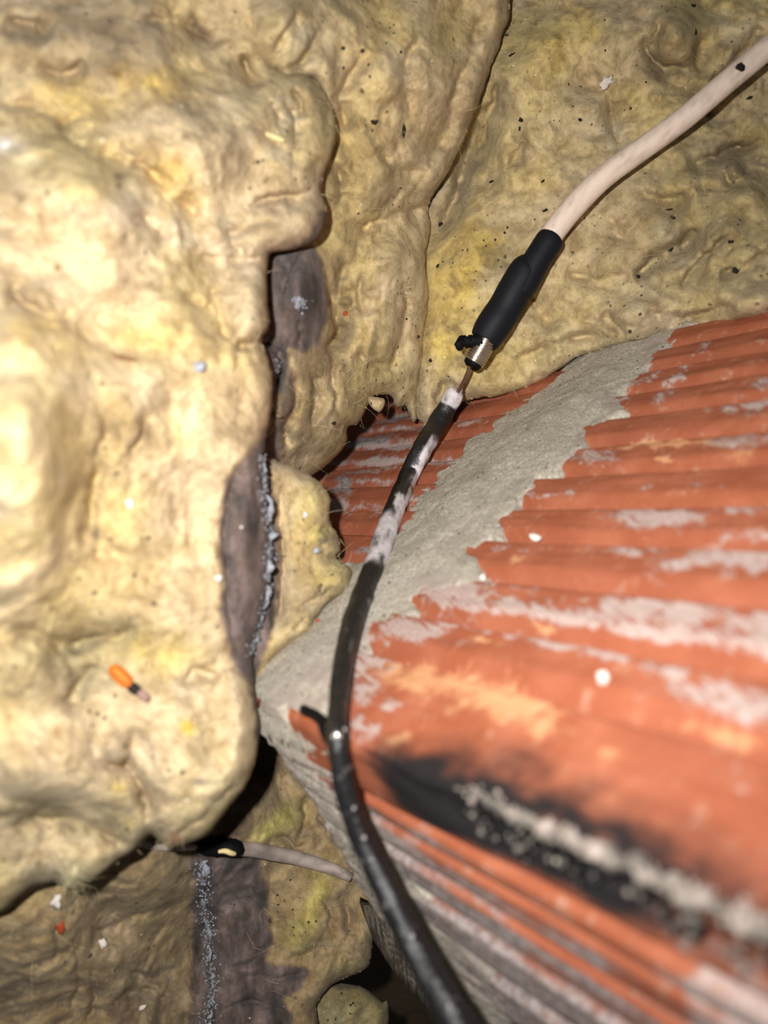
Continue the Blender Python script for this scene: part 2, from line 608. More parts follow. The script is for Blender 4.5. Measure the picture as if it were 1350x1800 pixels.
FAR = [(690, 782, 75, 9, -1, .95), (690, 812, 95, 9, 0, 1), (700, 755, 60, 6, -3, .85), (655, 848, 50, 6, 0, .7), (590, 888, 34, 12, 4, .95), (815, 742, 45, 5, -6, .6),
       (800, 812, 40, 6, 0, .7), (640, 890, 25, 8, 0, .6), (720, 880, 30, 7, -20, .7), (640, 905, 40, 4, 0, .3)]
FARG = [(645, 775, 40, 7, -8, .95), (605, 855, 16, 18, 35, 1), (655, 962, 28, 8, -20, .9), (640, 828, 40, 3, 0, .8), (690, 738, 40, 5, -8, .8), (570, 890, 10, 30, 0, .7)]


def near_masks(px, py, A, mu, nu):
    top = nu < 0.0004
    n1 = fbm(np.stack([A * 35, mu * 260, nu * 260], 1) + 3.0, 3)
    land = sstep(-0.0011, -0.0003, rib_top(mu))
    streak = fbm(np.stack([px / 60 + py / 40, (py - px * .9) / 9, 0 * px], 1), 3)
    dust = 0.16 * sstep(0.1, 0.7, fbm(np.stack([A * 60, mu * 90, 0 * A], 1), 3))
    sm = np.where(top, (np.maximum(patches(px, py, SMEAR), bands(px, py, SMEARB)) + dust) * (0.25 + 0.75 * land) * np.clip(0.85 + 0.75 * streak, 0, 1.25), 0)
    pa = np.where(top, patches(px, py, PALE), 0)
    # lower face: mortar film dragged along the lands, thickening away from the arris
    away = sstep(0.006, 0.030, nu)
    r = rib_low(nu)
    n3 = fbm(np.stack([A * 45, mu * 0, nu * 900], 1) + 13.0, 3)
    n4 = fbm(np.stack([A * 110, mu * 0, nu * 240], 1) + 23.0, 3)
    right = sstep(950, 1420, px)
    sm = np.where(top, sm, np.clip(1.35 * right + 0.5 * n4 + 0.35 * n3 - 0.2 + 90 * r, 0, 1.1))
    jl = 484 + (py - 1252) / 1.28
    gr = np.where(top, 0, np.clip(-0.08 + 0.6 * away + 0.45 * sstep(170, 10, px - jl) * sstep(0.008, 0.02, nu) + 0.75 * n3 + 0.5 * n4 + 220 * r + 0.15, 0, 1.1) * sstep(NU_B * .95, NU_B * 1.3, nu))
    # soot on both sides of the arris
    e = 905 + 0.46 * (px + 270) - py               # above the arris line
    n2 = fbm(np.stack([px / 70, py / 45, 0 * px], 1), 4)
    x = np.clip((px - 625) / 300, 0, 1)
    up = np.clip(1.3 - e / (22 + 140 * x), 0, 1) * sstep(610, 700, px) * (1 - 0.35 * sstep(1200, 1400, px)) * (1 - 0.22 * x)
    up = np.maximum(up, 0.5 * np.exp(-ellipse(px, py, 920, 1350, 90, 60, 20)))
    up = np.maximum(up, 0.62 * np.exp(-ellipse(px, py, 1110, 1490, 230, 62, 24)) * (e > -5))
    dn = sstep(a_soot0 - 0.006, a_soot0 + 0.010, A) * (1 - sstep(NU_B * .8, NU_B * 1.12, nu))
    dn = dn * (1 - 0.6 * sstep(1040, 1290, px)) * (1.05 + 0.3 * n4)
    so = np.where(top, np.clip(up * (1 + 0.45 * n2), 0, 1), np.where(nu > 0, np.clip(dn, 0, 1), 0))
    sm = np.where((~top) & (nu < NU_B), 0.3 * sm, sm)
    return {'smear': sm, 'pale': pa, 'soot': so, 'grey': gr}


def far_masks(px, py, A, mu, nu):
    return {'smear': patches(px, py, FAR), 'pale': 0 * px, 'soot': 0.12 + 0 * px, 'grey': patches(px, py, FARG)}


aj = [float(top_am(*p)[0]) for p in ((1133, 650), (987, 817), (878, 910), (718, 1078), (900, 724), (772, 828), (711, 921), (600, 1060))]
a_right = float(top_am(497, 1258)[0])
a_left = a_right - 0.010
print('joint', aj, a_right, NU_B, 'grooves', np.round(g_top, 4), np.round(g_low, 4))

wall = tag(empty('wall_right'), kind='structure')
wall['label'] = 'ribbed terracotta block wall with a grey mortar joint'
a_near = (float(top_am(1350, 1640)[0]))
brick('brick', a_right, a_near + 0.030, 0.150, 0.085, 0.0006, wall, near_masks)['label'] = 'near ribbed orange hollow block with soot-burnt edge'
brick('brick', a_left - 0.150, a_left, 0.150, 0.004, 0.0009, wall, far_masks, 0.0005)['label'] = 'dark orange ribbed block behind the mortar joint'

# ---- mortar in the joint, squeezed out over both blocks
MORT = [(1290, 490), (1177, 597), (1133, 650), (1087, 693), (1097, 720), (1033, 757), (1020, 787), (987, 817), (940, 850), (917, 870), (905, 897), (878, 912), (873, 943), (822, 965),
        (846, 1000), (833, 1022), (732, 1045), (716, 1078), (660, 1105), (640, 1135), (622, 1180), (610, 1225), (604, 1262), (583, 1284), (515, 1260), (484, 1252), (430, 1240), (420, 1200), (500, 1100), (560, 1050), (600, 990), (650, 985),
        (711, 921), (724, 895), (737, 889), (735, 873), (769, 844), (772, 828), (815, 801), (820, 775), (868, 759), (865, 743), (900, 724), (945, 690), (1000, 640), (1090, 520)]
a_lo = float(top_am(430, 1050)[0]); 
aa = np.arange(min(aj) - 0.028, max(aj) + 0.022, 0.00038)
mm = np.arange(-0.0022, 0.150, 0.00042)
A, Mu = np.meshgrid(aa, mm, indexing='ij')
q = np.stack([A.ravel(), Mu.ravel(), 0 * A.ravel()], 1)
P0 = O + A[..., None] * ax_a + Mu[..., None] * ax_m
px, py = bearing(P0)
sd = sdf(px.ravel(), py.ravel(), smooth_poly(MORT, 3)) + 9 * fbm(q * 260, 3)
hgt = np.where(sd > 0, 0.0011 * sstep(0, 60, sd) + 0.0003 * sstep(0, 6, sd), sd / 14 * 0.003)
hgt = hgt + 0.0005 * fbm(q * 70 + 4, 3) + 0.00016 * fbm(q * 1100, 2)
hgt = hgt - 0.0022 * np.clip(0.0022 - Mu.ravel(), 0, 1) / 0.0022
film = np.clip(patches(px.ravel(), py.ravel(), [(1150, 620, 30, 22, -40), (1075, 712, 20, 14, 0), (1022, 770, 20, 14, 0), (570, 1190, 50, 30, -20, .9), (540, 1235, 60, 20, 15), (595, 1140, 30, 40, 0, .7), (850, 980, 24, 14, 0, .8), (770, 1030, 60, 18, 0, .9), (640, 1120, 30, 30, 0, .8)]) + 0.5 * fbm(q * 300, 3) - 0.2, 0, 1)
P = P0.reshape(-1, 3) + hgt[:, None] * ax_n
idx = np.arange(A.size).reshape(A.shape)
keep = (sd > -14).reshape(A.shape)
kq = keep[:-1, :-1] & keep[:-1, 1:] & keep[1:, 1:] & keep[1:, :-1]
quads = np.stack([idx[:-1, :-1], idx[1:, :-1], idx[1:, 1:], idx[:-1, 1:]], -1)[kq]
used = np.unique(quads)
remap = np.full(A.size, -1); remap[used] = np.arange(len(used))
mesh_obj('mortar_joint', P[used], remap[quads], M['mortar'], wall, attrs={'film': film[used], 'soot': 0 * used})['label'] = 'sandy grey mortar squeezed over the joint'

# core of the joint between the blocks
cv, cf = [], []
for a in (a_left - 0.0005, a_right + 0.0005):
    for m_ in (0.0008, 0.150):
        for n_ in (-0.0006, -0.03):
            cv.append(O + a * ax_a + m_ * ax_m + n_ * ax_n)
mesh_obj('mortar_core', cv, np.array([(0, 1, 3, 2), (4, 6, 7, 5), (0, 4, 5, 1), (2, 3, 7, 6), (0, 2, 6, 4), (1, 5, 7, 3)]), M['mortar'], wall, smooth=False)

# ---- mortar running down the end of the lower face
LOWM = [(484, 1250), (505, 1275), (545, 1330), (590, 1385), (640, 1450), (700, 1530), (760, 1610), (830, 1700), (900, 1800), (820, 1850), (720, 1700), (690, 1640), (645, 1590), (612, 1525), (590, 1490), (562, 1440), (535, 1398), (508, 1362), (482, 1318), (462, 1292), (456, 1255), (462, 1236)]
al0, nu0 = low_an(np.array([p[0] for p in LOWM]), np.array([p[1] for p in LOWM]))
aa = np.arange(al0.min() - .006, al0.max() + .006, 0.0004)
nn_ = np.arange(-0.0005, 0.085, 0.0004)
A, Nu = np.meshgrid(aa, nn_, indexing='ij')
P0 = O + A[..., None] * ax_a + Nu[..., None] * ax_e
px, py = (v.ravel() for v in bearing(P0))
q = np.stack([A.ravel(), Nu.ravel(), 0 * A.ravel()], 1)
sd = sdf(px, py, smooth_poly(LOWM, 3)) + 7 * fbm(q * 240, 3)
hgt = 0.0007 * sstep(-2, 45, sd) - 0.0004 + np.where(sd < 0, sd / 7 * .003, 0)
ridge = fbm(np.stack([A.ravel() * 40, Nu.ravel() * 420, 0 * A.ravel()], 1), 3)
hgt = hgt + 0.0011 * ridge * sstep(-10, 20, sd) + 0.0003 * fbm(q * 600, 3)
film = np.clip(0.35 + 1.3 * ridge + 0.4 * fbm(q * 200, 3), 0, 1)
P = P0.reshape(-1, 3) + hgt[:, None] * ax_l
idx = np.arange(A.size).reshape(A.shape)
keep = (sd > -8).reshape(A.shape)
kq = keep[:-1, :-1] & keep[:-1, 1:] & keep[1:, 1:] & keep[1:, :-1]
quads = np.stack([idx[:-1, :-1], idx[:-1, 1:], idx[1:, 1:], idx[1:, :-1]], -1)[kq]
used = np.unique(quads)
remap = np.full(A.size, -1); remap[used] = np.arange(len(used))
# give it a body: a second skin 4 mm in
Pb = P[used] - 0.004 * ax_l
nF = remap[quads]
nU = len(used)
ed = {}
for f in nF:
    for k in range(4):
        e = (int(f[k]), int(f[(k + 1) % 4]))
        if (e[1], e[0]) in ed: del ed[(e[1], e[0])]
        else: ed[e] = 1
side = np.array([(b, a, a + nU, b + nU) for a, b in ed])
so_ = np.clip(0.35 * sstep(1450, 1800, py[used]), 0, 1)
mesh_obj('mortar_edge', np.concatenate([P[used], Pb]), [nF, nF[:, ::-1] + nU, side], M['mortar'], wall,
         attrs={'film': np.tile(film[used], 2), 'soot': np.tile(so_, 2)})['label'] = 'grey mortar dragged in streaks down the lower edge'

# ---- rough burnt crust along the arris
ta = np.arange(float(top_am(790, 1392)[0]), a_near + 0.030, 0.00025)
th = np.linspace(0, 2 * math.pi, 40, endpoint=False)
T, TH = np.meshgrid(ta, th, indexing='ij')
rr = 0.00036 * sstep(ta[0], ta[0] + 0.012, T) + 0.0001
c0 = np.cos(TH); s0 = np.sin(TH)
q = np.stack([T.ravel(), rr.ravel() * c0.ravel(), rr.ravel() * s0.ravel()], 1)
rr = rr * np.clip(1 + 1.5 * (fbm(q * np.array([520, 700, 700]), 4, .65)).reshape(T.shape) + 0.8 * fbm(np.stack([T.ravel() * 330, 0 * T.ravel(), 0 * T.ravel()], 1), 3).reshape(T.shape), .02, 3)
P = O + T[..., None] * ax_a + (0.0009 - rr * c0 * 1.5 + 0.0007 * fbm(np.stack([T.ravel() * 90, 0 * T.ravel() + 7, 0 * T.ravel()], 1), 2).reshape(T.shape))[..., None] * ax_m + (-0.0004 + rr * s0 * 1.3)[..., None] * ax_n
n1, n2 = T.shape
idx = np.arange(T.size).reshape(T.shape)
quads = np.stack([idx[:-1], np.roll(idx, -1, 1)[:-1], np.roll(idx, -1, 1)[1:], idx[1:]], -1).reshape(-1, 4)
px, py = bearing(P.reshape(-1, 3))
so_ = np.clip(0.75 * sstep(-0.25, 0.45, fbm(q * 320, 3) - 0.35 * s0.ravel() + 0.42 - 0.15 * sstep(1000, 1300, px)) + 0.6 * sstep(930, 840, px), 0, 1)
gr_ = np.random.RandomState(21)
dirs = np.array([(1, 0, 0), (-1, 0, 0), (0, 1, 0), (0, -1, 0), (0, 0, 1), (0, 0, -1)], float)
tri = np.array([(0, 2, 4), (2, 1, 4), (1, 3, 4), (3, 0, 4), (2, 0, 5), (1, 2, 5), (3, 1, 5), (0, 3, 5)])
Vg, Fg, Sg = [P.reshape(-1, 3)], [], [so_]
n0 = P.shape[0] * P.shape[1]
for k in range(900):
    t_ = ta[0] + 0.002 + (ta[-1] - ta[0] - 0.002) * gr_.rand()
    dens = 0.5 + 0.9 * float(fbm(np.array([[t_ * 260, 3.0, 0]]), 2)[0])
    if gr_.rand() > dens: continue
    m_, n_ = 0.0012 + gr_.normal() * 0.0006, -0.0002 + gr_.normal() * 0.0004
    if gr_.rand() < 0.35: m_, n_ = -0.0004 + gr_.normal() * .0003, -0.002 - abs(gr_.normal()) * 0.0022
    q_, _ = np.linalg.qr(gr_.normal(size=(3, 3)))
    sz = gr_.uniform(.00018, .00062) * gr_.uniform(.5, 1.3, size=(6, 1))
    Vg.append(O + t_ * ax_a + m_ * ax_m + n_ * ax_n + (dirs * sz) @ q_)
    Fg.append(tri + n0); n0 += 6
    Sg.append(np.full(6, np.clip(gr_.normal() * .3 + (0.2 if n_ > -.0015 else .75), 0, 1)))
so_ = np.concatenate(Sg)
mesh_obj('mortar_crust', np.concatenate(Vg), [quads, np.concatenate(Fg), list(idx[0][::-1]), list(idx[-1])], M['mortar'], wall,
         attrs={'film': np.clip(0.95 - so_, 0, 1), 'soot': so_})['label'] = 'rough whitish crust along the burnt block edge'

# ------------------------------------------------------------------ dark boards far behind the gaps
bw = W(np.array([-500, 1900, 1900, -500]), np.array([-500, -500, 2300, 2300]), 0.33)
bw2 = bw + np.array([0, 0.01, 0])
tag(mesh_obj('wall_back', np.concatenate([bw, bw2]), np.array([(3, 2, 1, 0), (4, 5, 6, 7), (0, 1, 5, 4), (1, 2, 6, 5), (2, 3, 7, 6), (3, 0, 4, 7)]), M['dark'], smooth=False), kind='structure')

# ------------------------------------------------------------------ mineral wool
TAN, YEL, GRY, PAL = (np.array(lin(*c)) for c in ((206, 186, 148), (210, 188, 122), (146, 131, 106), (226, 214, 188)))
SOOT = np.array(lin(104, 90, 86))
surf = []


def wool(name, poly, ctrl, parent, rim=40, rim_mm=14, thick=16, step=3.0, bumps=(), creases=(), paint=(), soot=(), noise=(2.6, 0.9, 0.28), seed=0.0, tint=(1, 1, 1), yel=0.0, jag=4.0, clip=(-290, -330, 1660, 2250), gain=1.0):
    poly = smooth_poly(poly, 4)
    x0, y0 = np.maximum(poly.min(0) - 8, clip[:2])
    x1, y1 = np.minimum(poly.max(0) + 8, clip[2:])
    gx = np.arange(x0, x1, step); gy = np.arange(y0, y1, step)
    X, Y = np.meshgrid(gx, gy)
    shp = X.shape
    x, y = X.ravel().copy(), Y.ravel().copy()
    sd = sdf(x, y, poly)
    jn = np.stack([x / 45, y / 45, 0 * x + seed], 1)
    sd = sd + jag * fbm(jn, 3)
    S = sd.reshape(shp)
    gy_, gx_ = np.gradient(S, step)
    gl = np.sqrt(gx_ ** 2 + gy_ ** 2) + 1e-6
    out = (S < 0) & (S > -2.2 * step)
    mv = np.where(out, -S / gl, 0)
    x = (X + mv * gx_ / gl).ravel(); y = (Y + mv * gy_ / gl).ravel()
    keep = S > -1.45 * step
    s = np.maximum(sd, 0)
    # distance field from control points
    num = np.zeros(x.shape); den = np.zeros(x.shape)
    for cx, cy, cz in ctrl:
        w = 1.0 / ((x - cx) ** 2 + (y - cy) ** 2 + 70.0 ** 2) ** 1.8
        num += w * cz; den += w
    Z = num / den
    P = W(x, y, Z)
    wq = P * np.array([1, 1, 1]) + seed
    warp = np.stack([fbm(wq * 45 + 9, 2), fbm(wq * 45 + 31, 2), fbm(wq * 45 + 57, 2)], 1) * 0.006
    pl = perlin((wq + warp) * 46)
    pl2 = perlin((wq + warp * 1.4) * 95 + 19)
    d = -noise[0] * (0.62 - 1.9 * (np.sqrt(pl * pl + 0.012) - 0.1)) - noise[0] * 0.45 * (0.55 - 1.9 * (np.sqrt(pl2 * pl2 + 0.012) - 0.1))
    d = d - noise[1] * fbm((wq + warp) * 170 + 13, 3) - noise[2] * fbm(wq * 640, 3, .6)
    for b in bumps:
        d -= gain * b[5] * np.exp(-ellipse(x, y, *b[:5]))
    for pts, w, dep in creases:
        P_ = np.array(pts)
        ok = np.nonzero((x > P_[:, 0].min() - 4 * w) & (x < P_[:, 0].max() + 4 * w) & (y > P_[:, 1].min() - 4 * w) & (y < P_[:, 1].max() + 4 * w))[0]
        if not len(ok): continue
        ds_, tk, sg = seg_dist_t(x[ok] + 6.0 * fbm(jn[ok] * 1.6 + 3, 3), y[ok] + 6.0 * fbm(jn[ok] * 1.6 + 43, 3), smooth_poly(pts, 4, False))
        tap = sstep(0, .3, tk) * sstep(1, .7, tk)
        var = np.clip(0.9 + 0.9 * fbm(jn[ok] * .8 + 60, 2), .3, 1.5) * tap
        ww = w * (1.25 - 0.75 * sg)                 # steep under the upper left lip, gentle on the other side
        d[ok] += gain * 1.25 * dep * var * np.exp(-(np.sqrt((ds_ / ww) ** 2 + 0.02) - 0.14) * 1.3)
    for p in soot:
        if p[0] == 'poly':
            k = sstep(0, 12, sdf(x, y, smooth_poly(p[1], 4)))
            if k.any(): d = d - 0.9 * k * fbm(wq * np.array([330, 200, 110]) + 5, 3)
    t = np.clip(1 - s / rim, 0, 1)
    d += rim_mm * (1 - np.sqrt(np.maximum(1 - t * t, 0)))
    Z = Z + d * 0.001
    front = W(x, y, Z)
    # colour: wool dye, dirt and char, with some fold shade and dimming painted in
    c1 = sstep(-0.25, 0.55, fbm(wq * 38 + 3 + yel * 0, 3) + yel)
    c2 = sstep(0.0, 0.8, fbm(wq * 30 + 21, 4))
    c3 = sstep(0.25, 0.9, fbm(wq * 55 + 77, 3))
    C = TAN + (YEL - TAN) * (0.75 * c1)[:, None]
    C = C + (GRY - C) * (0.75 * c2)[:, None]
    C = C + (PAL - C) * (0.6 * c3)[:, None]
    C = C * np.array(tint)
    pn = fbm(jn * 1.2 + 8, 4, .6)
    for p in paint:
        big = p[2] > 13
        m = p[6] * (0.8 if big else 1.0) * np.exp(-0.9 * np.clip(ellipse(x, y, *p[:5]) + 0.9 * pn, 0, 9))
        C = C + (np.array(lin(*p[5])) - C) * m[:, None]
    sm = np.zeros(x.shape)
    for p in soot:
        if p[0] == 'poly':
            k = sdf(x, y, smooth_poly(p[1], 4)) + 6 * fbm(jn * 2.2, 3)
            sm = np.maximum(sm, p[2] * sstep(-p[3] * .4, p[3], k))
        else:
            sm = np.maximum(sm, p[5] * (1 - sstep(0.3, 1.4, ellipse(x, y, *p[:5]) + 0.4 * fbm(jn * 2, 3))))
    edge = np.clip(4 * sm * (1 - sm), 0, 1)
    C = C + (np.array(lin(150, 112, 66)) - C) * (0.35 * edge)[:, None]
    C = C + (SOOT * np.clip(0.9 + 0.9 * fbm(wq * np.array([260, 160, 90]) + 5, 4, .6), .3, 1.9)[:, None] - C) * np.clip(sm, 0, 1)[:, None]
    # back skin
    Zb = Z + 0.001 * (1.0 + thick * np.sqrt(np.clip(s / (rim * 1.2), 0, 1)))
    back = W(x, y, Zb)
    idx = np.arange(x.size).reshape(shp)
    kq = keep[:-1, :-1] & keep[:-1, 1:] & keep[1:, 1:] & keep[1:, :-1]
    quads = np.stack([idx[:-1, :-1], idx[1:, :-1], idx[1:, 1:], idx[:-1, 1:]], -1)[kq]
    used = np.unique(quads)
    remap = np.full(x.size, -1); remap[used] = np.arange(len(used))
    fq = remap[quads]
    nU = len(used)
    # rim faces
    e = np.concatenate([fq[:, [k, (k + 1) % 4]] for k in range(4)])
    key = e[:, 0].astype(np.int64) * (nU + 1) + e[:, 1]
    rev = e[:, 1].astype(np.int64) * (nU + 1) + e[:, 0]
    be = e[~np.isin(key, rev)]
    side = np.stack([be[:, 1], be[:, 0], be[:, 0] + nU, be[:, 1] + nU], 1)
    V = np.concatenate([front[used], back[used]])
    o = mesh_obj(name, V, [fq, fq[:, ::-1] + nU, side], M['wool'], parent, colors=np.tile(C[used], (2, 1)))
    surf.append((X, Y, np.where(keep, Z.reshape(shp), 9.0), x0, y0, step))
    return o


def wool_z(px, py, which=None):
    """distance of the nearest wool surface on this bearing"""
    best = 9.0
    for k, (X, Y, Z, x0, y0, st) in enumerate(surf):
        if which is not None and k != which: continue
        i, j = int(round((py - y0) / st)), int(round((px - x0) / st))
        if 0 <= i < Z.shape[0] and 0 <= j < Z.shape[1]: best = min(best, Z[i, j])
    return best


# A: the near batt
A_POLY = [(-300, -300), (470, -300), (470, 0), (480, 110), (540, 130), (581, 176), (591, 223), (586, 270), (570, 306), (565, 337), (573, 363), (570, 399), (550, 425), (508, 441), (477, 446), (472, 467), (469, 518), (474, 575), (462, 594),
          (470, 625), (480, 660), (479, 700), (472, 745), (463, 807), (467, 860), (474, 921), (479, 984), (469, 1046), (457, 1090), (449, 1144), (446, 1190), (452, 1230), (456, 1275), (447, 1344), (425, 1390), (399, 1423), (363, 1466), (332, 1484), (296, 1488), (274, 1472), (262, 1470), (235, 1495),
          (207, 1515), (170, 1542), (150, 1556), (130, 1563), (112, 1556), (93, 1551), (52, 1563), (0, 1603), (-120, 1650), (-300, 1700)]
A_CTRL = [(-250, -250, .115), (0, -200, .125), (0, 100, .118), (200, 100, .123), (420, 80, .138), (560, 230, .142), (300, 300, .121), (0, 400, .108), (150, 400, .112), (450, 350, .134), (550, 390, .141), (440, 520, .131), (250, 560, .118), (0, 600, .100),
          (0, 760, .090), (-200, 760, .08), (0, 860, .092), (200, 760, .111), (350, 700, .122), (450, 700, .131), (380, 900, .129), (430, 980, .134), (0, 960, .097), (200, 960, .114), (300, 1000, .121), (0, 1150, .107), (200, 1150, .119), (330, 1150, .124), (430, 1150, .134), (0, 1350, .108), (120, 1330, .114),
          (300, 1300, .120), (430, 1300, .130), (330, 1450, .127), (100, 1500, .122), (0, 1560, .120), (-200, 1400, .105)]
A_CRE = [([(262, 1475), (255, 1410), (240, 1365), (222, 1345), (195, 1345)], 12, 5), ([(430, 606), (400, 600), (385, 560), (380, 520)], 14, 2.5), ([(470, 600), (440, 607), (400, 612)], 12, 4),
         ([(0, 500), (45, 535), (90, 560), (130, 560)], 18, 4), ([(100, 255), (150, 255), (210, 280), (260, 300), (300, 340), (350, 380), (370, 420)], 20, 3.2), ([(400, 395), (410, 430), (440, 450)], 14, 3), ([(330, 440), (360, 455), (420, 455), (470, 450)], 16, 3),
         ([(420, 90), (440, 130), (470, 150)], 14, 4), ([(480, 160), (510, 190), (520, 230), (515, 320)], 10, 2.6), ([(505, 150), (525, 175), (530, 215)], 8, 2.2), ([(470, 170), (490, 200), (485, 225)], 8, 2.2), ([(555, 160), (575, 190), (570, 240)], 10, 2),
         ([(420, 370), (470, 350), (520, 345), (560, 340)], 12, 2.6), ([(250, 700), (255, 750), (225, 800), (190, 815)], 12, 2.0), ([(165, 700), (185, 760), (170, 800), (165, 860), (160, 930), (200, 970), (250, 980)], 22, 3.2),
         ([(0, 1120), (60, 1110), (120, 1130), (200, 1115), (270, 1110)], 22, 3.5), ([(100, 1250), (140, 1200), (160, 1160)], 18, 3), ([(150, 1290), (175, 1335), (215, 1345), (235, 1310), (228, 1280)], 9, 2.4), ([(320, 1210), (340, 1180), (390, 1190)], 14, 2),
         ([(0, 1460), (60, 1440), (120, 1440), (190, 1470), (240, 1490)], 16, 3), ([(300, 1470), (350, 1440), (400, 1390), (420, 1360)], 8, 1.8), ([(0, 30), (60, 50), (90, 70)], 16, 3), ([(210, 30), (300, 36), (350, 60), (370, 90)], 14, 3), ([(60, 110), (110, 130), (150, 100)], 14, 2),
         ([(240, 370), (270, 400), (300, 420)], 12, 2), ([(320, 520), (365, 540), (375, 500)], 12, 2), ([(0, 190), (50, 180), (110, 215), (100, 245)], 14, 2.6), ([(428, 800), (410, 850), (395, 930), (400, 1000), (405, 1100), (420, 1180)], 10, 2.5), ([(440, 830), (455, 900), (450, 980)], 10, 2)]
A_BUMP = [(60, 750, 110, 200, 0, 5), (280, 640, 90, 90, 0, 3), (150, 330, 90, 60, 20, 4), (420, 200, 70, 70, 0, 4), (440, 550, 50, 70, 10, 4), (330, 1400, 90, 80, -40, 5), (200, 1310, 22, 22, 0, 2), (60, 1350, 70, 60, 0, 4), (410, 960, 40, 120, 0, 3), (520, 250, 50, 70, 0, 3), (500, 400, 60, 35, 0, 3), (380, 800, 70, 60, 0, 3), (420, 1270, 40, 80, 0, 3), (130, 1535, 20, 25, 0, 3)]
A_PAINT = [(120, 1180, 170, 55, -5, (146, 136, 106), .75), (90, 1430, 150, 45, 8, (156, 145, 110), .7), (240, 1445, 40, 40, 0, (150, 140, 108), .6), (60, 1530, 90, 30, 0, (170, 158, 126), .6), (180, 860, 60, 50, 0, (170, 150, 110), .6), (200, 970, 60, 30, 0, (176, 150, 116), .5), (60, 90, 90, 40, 10, (160, 140, 104), .6), (200, 80, 60, 40, 0, (170, 148, 110), .5), (350, 70, 60, 50, 0, (170, 148, 116), .5), (225, 768, 55, 48, 40, (150, 126, 82), .75), (200, 720, 45, 25, 45, (150, 126, 82), .6), (170, 795, 8, 9, 0, (70, 62, 52), .9), (172, 937, 8, 13, 0, (64, 56, 48), .9), (35, 347, 14, 8, 30, (84, 58, 36), .9), (178, 55, 24, 18, 0, (110, 90, 66), .8), (338, 32, 16, 7, 40, (110, 88, 64), .7), (355, 60, 10, 14, 0, (120, 98, 74), .6),
           (205, 130, 9, 8, 0, (90, 66, 44), .9), (325, 240, 7, 7, 0, (96, 74, 50), .8), (235, 293, 7, 7, 0, (90, 70, 48), .8), (210, 311, 9, 6, 0, (80, 62, 42), .8), (210, 326, 6, 6, 0, (80, 62, 42), .8), (102, 470, 6, 6, 0, (96, 74, 52), .8), (215, 1120, 75, 34, 0, (122, 112, 80), .65), (120, 1160, 90, 60, -20, (150, 138, 100), .5), (60, 1150, 80, 50, 0, (160, 146, 108), .4),
           (280, 150, 60, 30, 20, (222, 186, 84), .7), (130, 170, 70, 30, 10, (226, 192, 96), .7), (310, 320, 70, 40, 30, (220, 186, 86), .7), (240, 600, 90, 30, 0, (222, 190, 100), .5), (60, 580, 60, 30, 0, (222, 188, 84), .6), (330, 1280, 12, 12, 0, (226, 186, 70), .9), (290, 1150, 60, 35, 0, (224, 200, 100), .6), (210, 1385, 14, 12, 0, (220, 190, 80), .7),
           (100, 620, 60, 30, 0, (190, 164, 100), .5), (40, 50, 60, 30, 0, (160, 138, 100), .5), (60, 110, 50, 25, 0, (150, 130, 84), .5), (100, 225, 30, 30, 0, (160, 136, 74), .6), (60, 530, 60, 16, 25, (150, 128, 88), .5), (505, 205, 25, 50, 0, (220, 208, 176), .6), (530, 300, 35, 60, 0, (176, 152, 110), .6), (540, 380, 40, 40, 0, (170, 146, 112), .5), (400, 210, 40, 20, 0, (230, 212, 164), .5),
           (330, 1440, 90, 50, -35, (214, 192, 150), .6), (310, 1475, 12, 8, 0, (216, 150, 116), .8), (370, 1360, 60, 70, 0, (224, 204, 150), .5), (60, 1430, 60, 20, 0, (150, 138, 92), .5), (220, 1450, 40, 30, 0, (170, 156, 112), .5), (130, 1530, 26, 30, 0, (232, 222, 180), .7), (350, 1373, 6, 6, 0, (120, 96, 110), .7), (100, 1285, 10, 10, 0, (140, 104, 60), .8), (20, 1287, 6, 6, 0, (150, 100, 70), .7),
           (430, 740, 40, 80, 0, (206, 176, 130), .5), (20, 255, 22, 16, 0, (190, 180, 160), .8), (42, 283, 22, 9, -10, (246, 236, 190), .9), (5, 255, 10, 10, 0, (240, 240, 240), .8)]
A_SOOT = [('poly', [(468, 745), (440, 790), (412, 820), (394, 855), (386, 900), (380, 960), (388, 1020), (384, 1070), (395, 1130), (415, 1185), (470, 1200), (500, 1100), (520, 900), (490, 760)], 1.0, 14), ('poly', [(560, 370), (545, 405), (515, 430), (470, 440), (480, 470), (600, 450), (590, 380)], .85, 10),
          ('poly', [(452, 1180), (430, 1190), (445, 1240), (449, 1300), (480, 1300), (480, 1180)], .8, 6), ('poly', [(455, 585), (472, 620), (476, 700), (470, 760), (500, 760), (500, 580)], .6, 6), (570, 420, 30, 20, 0, .6)]
root_A = tag(empty('insulation_batt'), 'large near lump of pale yellow mineral wool with a grey charred edge', 'insulation')
wool('wool_body', A_POLY, A_CTRL, root_A, rim=42, rim_mm=12, thick=9, bumps=A_BUMP, creases=A_CRE, paint=A_PAINT, soot=A_SOOT, noise=(2.8, 1.0, 0.22), seed=1.3, yel=0.0, jag=3, tint=(.95, .935, .95), gain=1.3)

